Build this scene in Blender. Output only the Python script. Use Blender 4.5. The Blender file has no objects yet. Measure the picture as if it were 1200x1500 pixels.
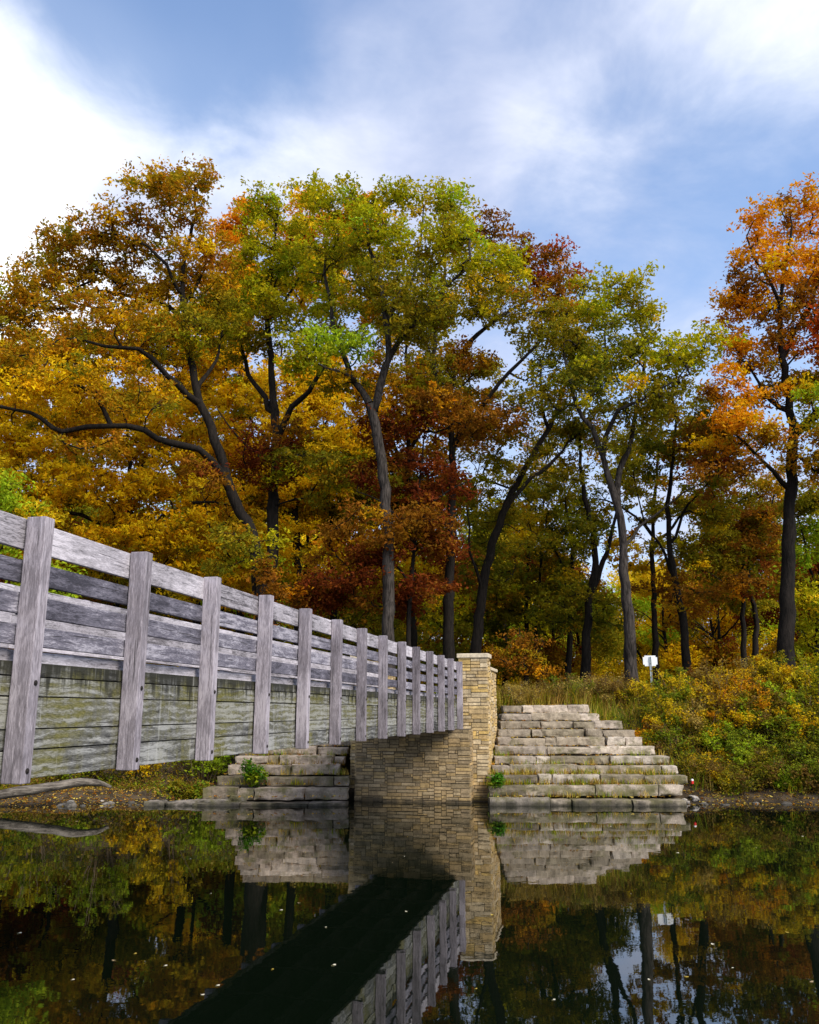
import bpy, bmesh, math, random
import numpy as np
from mathutils import Vector, Matrix, noise as mnoise
R = math.radians
scene = bpy.context.scene
COL = scene.collection

# ------------------------------------------------------------------ camera
CAM_Z = 2.22
PITCH = 0.2211
FPX = 1300.0
cam_d = bpy.data.cameras.new('camera')
cam = bpy.data.objects.new('camera', cam_d); COL.objects.link(cam)
cam.location = (0, 0, CAM_Z)
cam.rotation_euler = (math.pi / 2 + PITCH, 0, 0)
cam_d.sensor_fit = 'HORIZONTAL'; cam_d.sensor_width = 36.0
cam_d.lens = 36.0 * FPX / 1200.0
cam_d.clip_start = 0.05; cam_d.clip_end = 2000
scene.camera = cam

def ray(px, py):
    u = px - 600.0; v = 750.0 - py
    return np.array([u, FPX * math.cos(PITCH) - v * math.sin(PITCH), FPX * math.sin(PITCH) + v * math.cos(PITCH)])

def at(px, py, Y):
    r = ray(px, py)
    return np.array([0, 0, CAM_Z]) + r * (Y / r[1])

# ------------------------------------------------------------------ world, sun, exposure
SUN_EL, SUN_AZ = R(43), R(139)      # azimuth clockwise from +Y
EXPOSURE = 0.65
scene.view_settings.view_transform = 'Standard'
scene.view_settings.look = 'None'
scene.view_settings.exposure = EXPOSURE
scene.view_settings.gamma = 1.0

sun_d = bpy.data.lights.new('sun', 'SUN'); sun_d.energy = 3.6; sun_d.angle = R(36); sun_d.color = (1.0, 0.93, 0.82)
sun = bpy.data.objects.new('sun', sun_d); COL.objects.link(sun)
sdir = Vector((math.sin(SUN_AZ) * math.cos(SUN_EL), math.cos(SUN_AZ) * math.cos(SUN_EL), math.sin(SUN_EL)))
sun.rotation_euler = (-sdir).to_track_quat('-Z', 'Y').to_euler()
sun.location = (10, -10, 30)


class NT:
    """small helper to write node trees as expressions"""
    def __init__(self, tree):
        self.t = tree; tree.nodes.clear()
    def n(self, typ, ins=None, **props):
        nd = self.t.nodes.new(typ)
        for k, v in props.items(): setattr(nd, k, v)
        for k, v in (ins or {}).items():
            self.set(nd.inputs[k], v)
        return nd
    def set(self, sock, v):
        if isinstance(v, bpy.types.NodeSocket): self.t.links.new(v, sock)
        elif isinstance(v, bpy.types.Node): self.t.links.new(v.outputs[0], sock)
        else: sock.default_value = v
    def math(self, op, a, b=0.0, clamp=False):
        nd = self.n('ShaderNodeMath', {0: a, 1: b}, operation=op, use_clamp=clamp); return nd.outputs[0]
    def mix(self, f, a, b, mode='MIX'):
        nd = self.n('ShaderNodeMix', data_type='RGBA', blend_type=mode)
        self.set(nd.inputs['Factor'], f)
        for s, v in ((nd.inputs[6], a), (nd.inputs[7], b)):
            if isinstance(v, tuple) and len(v) == 3: v = (*v, 1)
            self.set(s, v)
        return nd.outputs[2]
    def ramp(self, f, lo, hi, smooth=True, a=0.0, b=1.0):
        nd = self.n('ShaderNodeMapRange', {0: f, 1: lo, 2: hi, 3: a, 4: b}, interpolation_type='SMOOTHSTEP' if smooth else 'LINEAR'); return nd.outputs[0]
    def noise(self, vec, scale, detail=4, rough=.55, dist=0.0, out=0):
        nd = self.n('ShaderNodeTexNoise', {'Scale': scale, 'Detail': detail, 'Roughness': rough, 'Distortion': dist})
        if vec is not None: self.set(nd.inputs['Vector'], vec)
        return nd.outputs[out]
    def mapping(self, vec, scale=(1, 1, 1), loc=(0, 0, 0)):
        nd = self.n('ShaderNodeMapping', {'Vector': vec, 'Scale': scale}); self.set(nd.inputs['Location'], loc); return nd.outputs[0]


world = bpy.data.worlds.new('World'); scene.world = world; world.use_nodes = True
w = NT(world.node_tree)
sky = w.n('ShaderNodeTexSky', sky_type='NISHITA', sun_disc=False, sun_elevation=SUN_EL, sun_rotation=SUN_AZ, altitude=200, air_density=1.0, dust_density=0.6, ozone_density=2.5)
gen = w.n('ShaderNodeTexCoord').outputs['Generated']
sep = w.n('ShaderNodeSeparateXYZ', {0: gen})
zz = w.math('ADD', w.math('ABSOLUTE', sep.outputs[2]), 0.28)
cvec = w.n('ShaderNodeCombineXYZ', {0: w.math('DIVIDE', sep.outputs[0], zz), 1: w.math('DIVIDE', sep.outputs[1], zz), 2: 2.71}).outputs[0]
n_big = w.noise(cvec, 1.5, 4, .5, .5)
n_fine = w.noise(cvec, 3.6, 6, .58, .35)

n_wisp = w.noise(w.mapping(cvec, (1.0, 1.25, 1)), 5.5, 7, .62, .8)

def blob(px, py, rad):
    d = Vector(ray(px, py)).normalized()
    dot = w.n('ShaderNodeVectorMath', {0: gen, 1: tuple(d)}, operation='DOT_PRODUCT').outputs['Value']
    return w.ramp(dot, math.cos(R(rad)), 1.0)

def total(lst):
    s = 0.0
    for a, k in lst: s = w.math('ADD', w.math('MULTIPLY', a, k), s)
    return s
bright = total([(blob(-50, 170, 13), .72), (blob(80, 170, 8), .42), (blob(220, 175, 7), .34), (blob(-80, 340, 14), .7), (blob(330, 205, 8), .32), (blob(470, 170, 8), .26), (blob(820, 215, 6), .2), (blob(1130, 20, 9), .34), (blob(640, 110, 7), .10)])
clear = total([(blob(230, 45, 10), .52), (blob(70, -30, 11), .62), (blob(350, 120, 7), .36), (blob(540, 20, 8), .2), (blob(870, 40, 7), .25), (blob(1000, 400, 14), .42), (blob(1110, 160, 8), .22), (blob(1150, 260, 9), .2)])
grey = total([(blob(120, 238, 6), .85), (blob(200, 245, 4), .25), (blob(470, 110, 16), .12)])
nsum = w.math('ADD', w.math('MULTIPLY', w.math('SUBTRACT', n_big, .5), .55), w.math('ADD', w.math('MULTIPLY', w.math('SUBTRACT', n_fine, .5), 1.3), w.math('MULTIPLY', w.math('SUBTRACT', n_wisp, .5), .34)))
cover = w.math('ADD', w.math('SUBTRACT', w.math('ADD', nsum, .60), w.math('MULTIPLY', clear, .95)), w.math('MULTIPLY', bright, .35))
cover = w.ramp(cover, -.10, .95, True, .10, 1.0)
lum = w.math('SUBTRACT', w.math('ADD', w.math('MULTIPLY', bright, .85), w.math('MULTIPLY', nsum, .62)), grey)
ccol = w.mix(w.ramp(lum, -.3, .95), (.32, .375, .545), (.93, .94, .98))
skyc = w.n('ShaderNodeBackground', {'Color': sky, 'Strength': 0.18})
cld = w.n('ShaderNodeBackground', {'Color': ccol, 'Strength': 1.0})
ms = w.n('ShaderNodeMixShader', {0: cover, 1: skyc.outputs[0], 2: cld.outputs[0]})
w.n('ShaderNodeOutputWorld', {'Surface': ms.outputs[0]})

# ------------------------------------------------------------------ object helpers
def tag(o, label=None, cat=None, group=None, kind=None):
    if label: o['label'] = label
    if cat: o['category'] = cat
    if group: o['group'] = group
    if kind: o['kind'] = kind
    return o

def empty(name, loc, label, cat, group=None, rz=0.0):
    o = bpy.data.objects.new(name, None); COL.objects.link(o)
    o.location = tuple(loc); o.rotation_euler = (0, 0, rz); o.empty_display_size = .3
    return tag(o, label, cat, group)

def link(name, me, mat, parent=None, world_parent=False):
    o = bpy.data.objects.new(name, me); COL.objects.link(o)
    if mat is not None and len(me.materials) == 0: me.materials.append(mat)
    if parent is not None:
        o.parent = parent
    return o

def np_mesh(name, V, F, C=None, smooth=False):
    """V (n,3); F (m,4) quads with -1 in last place for triangles not used; C (n,3) point colours"""
    me = bpy.data.meshes.new(name)
    V = np.asarray(V, dtype=np.float32); F = np.asarray(F, dtype=np.int32)
    k = F.shape[1]
    me.vertices.add(len(V)); me.vertices.foreach_set('co', V.ravel())
    me.loops.add(F.size); me.loops.foreach_set('vertex_index', F.ravel())
    me.polygons.add(len(F)); me.polygons.foreach_set('loop_start', np.arange(0, F.size, k, dtype=np.int32))
    if C is not None:
        a = me.color_attributes.new('col', 'FLOAT_COLOR', 'POINT')
        c4 = np.ones((len(V), 4), dtype=np.float32); c4[:, :3] = C
        a.data.foreach_set('color', c4.ravel())
    me.polygons.foreach_set('use_smooth', np.full(len(F), smooth, dtype=bool))
    me.update(calc_edges=True)
    return me

def box_mesh(name, x0, x1, y0, y1, z0, z1, bev=0.006, mat=None):
    bm = bmesh.new()
    bmesh.ops.create_cube(bm, size=1)
    for v in bm.verts:
        v.co = Vector((x0 if v.co.x < 0 else x1, y0 if v.co.y < 0 else y1, z0 if v.co.z < 0 else z1))
    if bev > 0: bmesh.ops.bevel(bm, geom=list(bm.edges), offset=bev, segments=2, affect='EDGES', profile=.6)
    me = bpy.data.meshes.new(name); bm.to_mesh(me); bm.free()
    return me

class MB:
    def __init__(self): self.v = []; self.f = []; self.c = []
    def quad_box(self, P, col=(1, 1, 1), back=False):
        """P: 8 points, 0-3 back ring, 4-7 front ring"""
        b = len(self.v); self.v += [tuple(p) for p in P]; self.c += [col] * 8
        self.f += [(b + 4, b + 5, b + 6, b + 7)] + [(b + i, b + (i + 1) % 4, b + 4 + (i + 1) % 4, b + 4 + i) for i in range(4)]
        if back: self.f.append((b + 3, b + 2, b + 1, b))
    def mesh(self, name, smooth=False): return np_mesh(name, np.array(self.v), np.array(self.f), np.array(self.c), smooth)

# ------------------------------------------------------------------ materials
def new_mat(name):
    m = bpy.data.materials.new(name); m.use_nodes = True
    return m, NT(m.node_tree)

def finish(t, color, rough=.8, bump=None, bstr=.3, bdist=.02, spec=.3):
    p = t.n('ShaderNodeBsdfPrincipled', {'Roughness': rough, 'Specular IOR Level': spec})
    t.set(p.inputs['Base Color'], color if not (isinstance(color, tuple) and len(color) == 3) else (*color, 1))
    if bump is not None:
        b = t.n('ShaderNodeBump', {'Strength': bstr, 'Distance': bdist, 'Height': bump})
        t.set(p.inputs['Normal'], b.outputs[0])
    t.n('ShaderNodeOutputMaterial', {'Surface': p.outputs[0]})

def wood_mat(name, dark, mid, pale, axis='x', algae=0.0, drip=False, swirl=.7, wv=.05):
    m, t = new_mat(name)
    oc = t.n('ShaderNodeTexCoord').outputs['Object']
    rnd = t.n('ShaderNodeObjectInfo').outputs['Random']
    off = t.n('ShaderNodeCombineXYZ', {0: t.math('MULTIPLY', rnd, 31.0), 1: t.math('MULTIPLY', rnd, 17.0), 2: t.math('MULTIPLY', rnd, 53.0)}).outputs[0]
    sc = {'x': (1.6, 9, 9), 'z': (9, 9, 1.1)}[axis]
    v0 = t.n('ShaderNodeVectorMath', {0: oc, 1: off}, operation='ADD').outputs[0]
    v = t.mapping(v0, sc)
    warp = t.noise(t.mapping(v0, (.8, 2.2, 2.2) if axis == 'x' else (2.2, 2.2, .8)), 1.15, 5, .62, .8, out=1)
    vw = t.n('ShaderNodeVectorMath', {0: v, 1: t.n('ShaderNodeVectorMath', {0: warp, 3: swirl}, operation='SCALE').outputs[0]}, operation='ADD').outputs[0]
    g1 = t.noise(vw, 3.0, 5, .62, .6)                      # wide grain
    sep_ = t.n('ShaderNodeSeparateXYZ', {0: vw})
    fine = t.noise(t.mapping(v0, tuple(s * 5 for s in sc)), 3.0, 4, .7, .4)
    wave = t.n('ShaderNodeTexWave', {'Vector': vw, 'Scale': .55, 'Distortion': 5.0, 'Detail': 3.0, 'Detail Scale': 1.5, 'Detail Roughness': .6}, wave_type='BANDS', bands_direction='Z' if axis == 'x' else 'X').outputs['Fac']
    g = t.math('ADD', t.math('MULTIPLY', g1, .55), t.math('ADD', t.math('MULTIPLY', wave, wv), t.math('MULTIPLY', fine, .62 - wv)))
    patch = t.noise(v0, 1.3, 3, .55)
    g = t.math('ADD', g, t.math('MULTIPLY', t.math('SUBTRACT', patch, .5), .55))
    g = t.math('ADD', g, t.math('MULTIPLY', t.math('SUBTRACT', rnd, .5), .16))
    c = t.mix(t.ramp(g, .38, .58), dark, mid)
    c = t.mix(t.ramp(g, .56, .76), c, pale)
    crack = t.ramp(t.noise(t.mapping(v0, (sc[0] * .5, sc[1] * 4, sc[2] * 4) if axis == 'x' else (sc[0] * 4, sc[1] * 4, sc[2] * .5)), 2.0, 3, .6, .3), .61, .68)
    c = t.mix(t.math('MULTIPLY', crack, .8), c, (.035, .032, .034))
    if algae > 0:
        an = t.noise(oc, .9, 4, .6, .3)
        an2 = t.math('ADD', t.noise(t.mapping(oc, (3.5, 3.5, 1.4)), 2.0, 5, .65), t.math('MULTIPLY', t.math('SUBTRACT', rnd, .5), .26))
        am = t.ramp(t.math('ADD', t.math('MULTIPLY', an, .7), t.math('MULTIPLY', an2, .4)), .44, .62)
        am = t.math('MULTIPLY', am, t.math('MULTIPLY', algae, t.ramp(g, .72, .45, True, .35, 1.0)))
        gcol = t.mix(t.ramp(fine, .35, .65), (.085, .082, .016), (.22, .20, .055))
        c = t.mix(am, c, gcol)
    if drip:                                              # rain streaks running down from the top edge
        z = t.n('ShaderNodeSeparateXYZ', {0: oc}).outputs[2]
        st = t.noise(t.mapping(oc, (9, 9, .35)), 2.0, 4, .65)
        dm = t.math('MULTIPLY', t.ramp(t.math('ADD', z, t.math('MULTIPLY', t.math('SUBTRACT', st, .5), .75)), 2.36, 2.52), .93)
        c = t.mix(dm, c, (.022, .022, .016))
        pale_st = t.math('MULTIPLY', t.ramp(t.noise(t.mapping(oc, (14, 14, .5)), 1.5, 3, .6), .62, .70), .35)
        c = t.mix(pale_st, c, (.42, .42, .38))
    finish(t, c, .85, t.math('ADD', g, t.math('MULTIPLY', crack, -.7)), .55, .012, .2)
    return m

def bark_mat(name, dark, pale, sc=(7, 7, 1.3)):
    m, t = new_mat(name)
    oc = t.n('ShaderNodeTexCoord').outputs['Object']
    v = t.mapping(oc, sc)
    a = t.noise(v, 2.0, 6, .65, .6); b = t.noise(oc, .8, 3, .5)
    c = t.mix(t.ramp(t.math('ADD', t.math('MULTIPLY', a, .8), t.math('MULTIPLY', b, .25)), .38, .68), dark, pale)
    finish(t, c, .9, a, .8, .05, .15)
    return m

def leaf_mat(name, transl=.45, rough=.75):
    m, t = new_mat(name)
    att = t.n('ShaderNodeAttribute', attribute_name='col').outputs['Color']
    p = t.n('ShaderNodeBsdfPrincipled', {'Base Color': att, 'Roughness': rough, 'Specular IOR Level': .06})
    tr = t.n('ShaderNodeBsdfTranslucent', {'Color': t.mix(1.0, att, (1.0, .97, .6), 'MULTIPLY')})
    mx = t.n('ShaderNodeMixShader', {0: transl, 1: p.outputs[0], 2: tr.outputs[0]})
    t.n('ShaderNodeOutputMaterial', {'Surface': mx.outputs[0]})
    return m

def stone_mat(name, moss=0.0, wet=True):
    m, t = new_mat(name)
    att = t.n('ShaderNodeAttribute', attribute_name='col').outputs['Color']
    geo = t.n('ShaderNodeNewGeometry').outputs['Position']
    a = t.noise(geo, 5.0, 6, .65, .3); b = t.noise(geo, 28, 4, .65)
    k = t.ramp(t.math('ADD', t.math('MULTIPLY', a, .65), t.math('MULTIPLY', b, .4)), .3, .75, True, .55, 1.3)
    kk = t.n('ShaderNodeCombineXYZ', {0: k, 1: k, 2: k}).outputs[0]
    c = t.mix(1.0, att, kk, 'MULTIPLY')
    st = t.ramp(t.noise(t.mapping(geo, (2.2, 2.2, .9)), 1.6, 5, .65), .54, .70)
    c = t.mix(t.math('MULTIPLY', st, .45), c, (.06, .05, .034))
    z = t.n('ShaderNodeSeparateXYZ', {0: geo}).outputs[2]
    if moss > 0:
        ms_ = t.math('MULTIPLY', t.ramp(t.math('SUBTRACT', t.noise(geo, 2.1, 5, .65), t.math('MULTIPLY', z, .07)), .40, .60), moss)
        c = t.mix(ms_, c, (.115, .105, .042))
    if wet:                                               # dark tide mark just above the water
        wm = t.ramp(t.math('ADD', z, t.math('MULTIPLY', t.math('SUBTRACT', t.noise(geo, 3.0, 4, .6), .5), .35)), .0, .17, True, .85, 0.0)
        c = t.mix(wm, c, (.03, .028, .022))
    finish(t, c, .85, t.math('ADD', a, t.math('MULTIPLY', b, .5)), .7, .025, .25)
    return m

M = {}
M['wood_post'] = wood_mat('weathered_post_wood', (.085, .074, .083), (.215, .192, .215), (.42, .38, .42), 'z')
M['wood_pale'] = wood_mat('pale_weathered_wood', (.115, .106, .115), (.36, .335, .365), (.61, .57, .615), 'x')
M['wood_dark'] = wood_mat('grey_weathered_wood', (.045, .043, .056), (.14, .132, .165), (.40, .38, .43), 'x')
M['wood_fascia'] = wood_mat('algae_stained_wood', (.027, .027, .028), (.118, .118, .112), (.31, .31, .30), 'x', algae=.86, drip=True, swirl=1.6, wv=.14)
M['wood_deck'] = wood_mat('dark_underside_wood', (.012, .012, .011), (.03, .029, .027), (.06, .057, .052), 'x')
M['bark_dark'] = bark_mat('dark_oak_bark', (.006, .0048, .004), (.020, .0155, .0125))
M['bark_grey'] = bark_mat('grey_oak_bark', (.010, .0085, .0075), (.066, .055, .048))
M['leaf'] = leaf_mat('autumn_leaf')
M['weed'] = leaf_mat('weed_leaf', .35)
M['masonry'] = stone_mat('tan_ledge_stone')
M['block'] = stone_mat('grey_limestone', moss=.9)
M['rock'] = stone_mat('shore_rock_stone', moss=.2)

def simple(name, col, rough=.6, metal=0.0, nscale=20, var=.25, bstr=.1):
    m, t = new_mat(name)
    geo = t.n('ShaderNodeTexCoord').outputs['Object']
    a = t.noise(geo, nscale, 4, .6)
    c = t.mix(t.ramp(a, .3, .7), tuple(x * (1 - var) for x in col), tuple(min(1, x * (1 + var)) for x in col))
    p = t.n('ShaderNodeBsdfPrincipled', {'Base Color': c, 'Roughness': rough, 'Metallic': metal})
    b = t.n('ShaderNodeBump', {'Strength': bstr, 'Distance': .01, 'Height': a}); t.set(p.inputs['Normal'], b.outputs[0])
    t.n('ShaderNodeOutputMaterial', {'Surface': p.outputs[0]})
    return m
M['cap'] = simple('cut_limestone_cap', (.52, .44, .31), .8, 0, 14, .22, .3)
M['mortar'] = simple('dark_mortar', (.07, .055, .036), .9)  # the joints' own dark brown
M['bolt'] = simple('rusted_bolt_steel', (.03, .025, .022), .6, .5)
M['sign'] = simple('bare_aluminium_sheet', (.72, .74, .74), .45, .2, 6, .08)
M['galv'] = simple('galvanised_steel', (.42, .47, .48), .5, .5, 9, .15)
M['stem'] = simple('dry_brown_stem', (.11, .075, .04), .8)
M['log'] = bark_mat('barkless_driftwood', (.05, .042, .034), (.24, .21, .175), (1.2, 9, 9))

# ground
m, t = new_mat('leafy_soil'); M['ground'] = m
geo = t.n('ShaderNodeNewGeometry').outputs['Position']
a = t.noise(geo, 3.0, 6, .65); b = t.noise(geo, 18, 5, .7); g0 = t.noise(geo, .5, 3, .5)
c = t.mix(t.ramp(a, .35, .65), (.024, .018, .011), (.085, .062, .038))
c = t.mix(t.ramp(b, .58, .72), c, (.24, .13, .05))
gz = t.n('ShaderNodeSeparateXYZ', {0: geo}).outputs[2]
gm = t.math('MULTIPLY', t.ramp(gz, 1.4, 2.3), t.ramp(t.math('ADD', t.math('MULTIPLY', a, .5), t.math('MULTIPLY', g0, .6)), .44, .6))
c = t.mix(gm, c, (.06, .075, .015))
c = t.mix(t.ramp(gz, -.02, .10, True, .75, 0.0), c, (.014, .012, .009))
finish(t, c, .95, t.math('ADD', a, b), .9, .05, .15)

# water
m, t = new_mat('still_pond_water'); M['water'] = m
geo = t.n('ShaderNodeNewGeometry').outputs['Position']
r1 = t.noise(geo, .9, 3, .5); r2 = t.noise(geo, 7.0, 3, .5)
hgt = t.math('ADD', r1, t.math('MULTIPLY', r2, .09))
bm_ = t.n('ShaderNodeBump', {'Strength': .07, 'Distance': .035, 'Height': hgt})
p = t.n('ShaderNodeBsdfPrincipled', {'Base Color': (.002, .0042, .002, 1), 'Roughness': .012, 'IOR': 1.62, 'Specular IOR Level': .5, 'Normal': bm_.outputs[0]})
t.n('ShaderNodeOutputMaterial', {'Surface': p.outputs[0]})

# ------------------------------------------------------------------ terrain
def fbm(x, y, s, seed=0.0):
    return mnoise.fractal(Vector((x * s, y * s, seed)), 1.0, 2.0, 4)

def shore(x):
    return 22.45 + .16 * math.sin(x * .9 + 1) + .10 * math.sin(x * 2.3) + (.10 * (x - 7) if x > 7 else 0) * .6 - (.14 * max(0, -6 - x))

def sm(a, b, x):
    q = min(1, max(0, (x - a) / (b - a))); return q * q * (3 - 2 * q)

def ground(x, y):
    d = y - shore(x)
    if d < 0: z = max(-1.1, -.05 + d * .22)
    else:
        k_ = sm(-3.8, -5.4, x)
        z = -.05 + .30 * sm(0, 1.1 + .5 * k_, d) + 2.15 * sm(.7 + 1.6 * k_, 4.4 + 2.6 * k_, d) + max(0, d - 4.4) * .012
    if -2.3 < x < 2.3: z -= .75 * sm(2.3, 1.7, abs(x)) * sm(1.6, .4, d)
    if -7 < x < 7: z -= .38 * sm(7, 5.5, abs(x)) * sm(4.6, 4.0, d) * sm(.3, .9, d)
    z += .05 * fbm(x, y, 1.1, 3.0) * (1 if d > -.3 else .3) + (.12 * fbm(x, y, .25, 7.0) if d > 4 else 0)
    if y < 4.2:                                           # the near bank, where the photographer stands
        z = max(z, -.6 + 1.3 * sm(4.2, .5, y) + 1.75 * sm(.5, -4.5, y) + .04 * fbm(x, y, 1.0, 5.0))
    return z

xs = np.concatenate([np.linspace(-420, -34, 22)[:-1], np.linspace(-34, -12, 34)[:-1], np.linspace(-12, 16, 150)[:-1], np.linspace(16, 34, 28)[:-1], np.linspace(34, 420, 22)])
ys = np.concatenate([np.linspace(-120, -8, 12)[:-1], np.linspace(-8, 8, 40)[:-1], np.linspace(8, 20.5, 12)[:-1], np.linspace(20.5, 29, 90)[:-1], np.linspace(29, 70, 30)[:-1], np.linspace(70, 600, 20)])
V = np.array([(x, y, ground(x, y)) for y in ys for x in xs])
nx = len(xs)
F = np.array([(j * nx + i, j * nx + i + 1, (j + 1) * nx + i + 1, (j + 1) * nx + i) for j in range(len(ys) - 1) for i in range(nx - 1)])
tag(link('ground', np_mesh('ground', V, F, None, True), M['ground']), kind='structure')
wx = np.array([(-200, -6, 0), (200, -6, 0), (200, 27, 0), (-200, 27, 0)])
tag(link('water', np_mesh('water', wx, np.array([(0, 1, 2, 3)])), M['water']), kind='structure')

# ------------------------------------------------------------------ footbridge
BX, BY, BA, BS = -2.4696, 5.7759, 0.2114, 1.3801
ZT = CAM_Z + 1.2591; ZB = ZT - 1.70
ca, sa = math.cos(BA), math.sin(BA)
def bw(s, lat, z=0.0):            # bridge coordinates (along, to the right, up) to world
    return np.array([BX + s * sa + lat * ca, BY + s * ca - lat * sa, z])
# local frame: x along the bridge, y to the left, z up
bridge = empty('footbridge', bw(0, 0), 'long weathered grey timber footbridge with plank railings crossing the dark pond', 'bridge', rz=math.pi / 2 - BA)
S0, S1 = -8, 13                   # post numbers
PW, PD = .105, .14
YL = 2.26                         # lateral distance between the two rows of posts
s_end = S1 * BS + .17; s_start = S0 * BS - .17
rngb = random.Random(4)
for side in (0, 1):
    yc = 0.0 if side == 0 else YL
    for i in range(S0, S1 + 1):
        me = box_mesh('post', -PW / 2, PW / 2, -PD / 2, PD / 2, ZB, ZT, .007)
        o = link('post', me, M['wood_post'], bridge)
        o.location = (i * BS, yc, 0); o.rotation_euler = (R(rngb.uniform(-.25, .25)), R(rngb.uniform(-.35, .35)), 0)
        if side == 0 and i >= -2:
            for fz in (.364, .045):
                bm = bmesh.new()
                bmesh.ops.create_cone(bm, cap_ends=True, segments=10, radius1=.011, radius2=.009, depth=.012, matrix=Matrix.Translation((.006, -PD / 2 - .004, ZB + fz * 1.7)) @ Matrix.Rotation(math.pi / 2, 4, 'X'))
                bmesh.ops.create_cone(bm, cap_ends=True, segments=12, radius1=.019, radius2=.018, depth=.006, matrix=Matrix.Translation((.006, -PD / 2 - .001, ZB + fz * 1.7)) @ Matrix.Rotation(math.pi / 2, 4, 'X'))
                me = bpy.data.meshes.new('bolt'); bm.to_mesh(me); bm.free()
                b_ = link('bolt', me, M['bolt'], o)
    inn = (PD / 2) if side == 0 else -(PD / 2)
    th = .042 if side == 0 else -.042
    rails = [(.012, .216), (.285, .432), (.502, .640), (.700, .832)]
    fas = [(.942, 1.030), (1.038, 1.160), (1.168, 1.368), (1.376, 1.500), (1.508, 1.688)]
    nb = (S1 - S0) // 2
    for k in range(-(-(S1 - S0) // 2)):
        a = (S0 + 2 * k) * BS - (.17 if k == 0 else 0); b = min((S0 + 2 * k + 2) * BS, s_end)
        if b >= S1 * BS - .01: b = s_end
        for j, (t0, t1) in enumerate(rails):
            jit = rngb.uniform(-.005, .005)
            z0, z1 = ZT - t1 + jit, ZT - t0 + jit
            y0, y1 = sorted((yc + inn + .002, yc + inn + th + rngb.uniform(-.002, .002)))
            me = box_mesh('rail_board', 0, b - a - .006, y0, y1, z0, z1, .005)
            mt = M['wood_pale'] if (j == 0 or side == 1) else M['wood_dark']  # top board itself paler; far rail's lit inner face put into the colour
            o = link('rail_board', me, mt, bridge); o.location = (a + .003, 0, 0)
        for j, (t0, t1) in enumerate(fas):
            if side == 1 and j in (1, 3): continue
            z0, z1 = ZT - t1, ZT - t0
            if side == 1: z0 = ZT - fas[min(j + 1, 4)][1]
            y0, y1 = sorted((yc + inn + .002, yc + inn + th * 1.3 + rngb.uniform(-.002, .002)))
            dy = rngb.uniform(0, .014)
            me = box_mesh('fascia_board', 0, b - a - .005, y0 + dy, y1 + dy, z0, z1, .004)
            o = link('fascia_board', me, M['wood_fascia'], bridge); o.location = (a + .0025, 0, 0)
# deck planks, one mesh; girders below it
mb = MB(); x = s_start
while x < s_end + 1.3:
    wd = .14
    mb.quad_box([(x, .14, 2.40), (x, YL - .14, 2.40), (x + wd - .008, YL - .14, 2.40), (x + wd - .008, .14, 2.40), (x, .14, 2.445), (x, YL - .14, 2.445), (x + wd - .008, YL - .14, 2.445), (x + wd - .008, .14, 2.445)], back=True); x += wd
link('deck', mb.mesh('deck'), M['wood_deck'], bridge)
for y in (.20, .78, 1.42, YL - .26):
    link('girder', box_mesh('girder', s_start, s_end, y, y + .13, 1.83, 2.398, .006), M['wood_deck'], bridge)
for i in range(S0, S1 + 1):
    link('cross_beam', box_mesh('cross_beam', i * BS - .05, i * BS + .05, .135, YL - .135, 1.805, 1.828, .004), M['wood_deck'], bridge)
# pale kerb boards at the foot of both railings
for y in (.135, YL - .225):
    link('kerb_board', box_mesh('kerb_board', s_start, s_end, y, y + .09, 2.447, 2.615, .006), M['wood_pale'], bridge)

# ------------------------------------------------------------------ masonry
rs = random.Random(11)
PAL_TAN = [(.56, .41, .20), (.50, .37, .19), (.46, .31, .13), (.62, .43, .15), (.44, .34, .21), (.58, .47, .31), (.64, .53, .36), (.38, .27, .14), (.64, .42, .11)]
PAL_SHADED = [(.37, .26, .13), (.30, .22, .12), (.44, .30, .13), (.25, .19, .12), (.48, .33, .14), (.21, .165, .10), (.39, .30, .18)]  # darker stone tones: shade under the deck put into the colour

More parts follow.
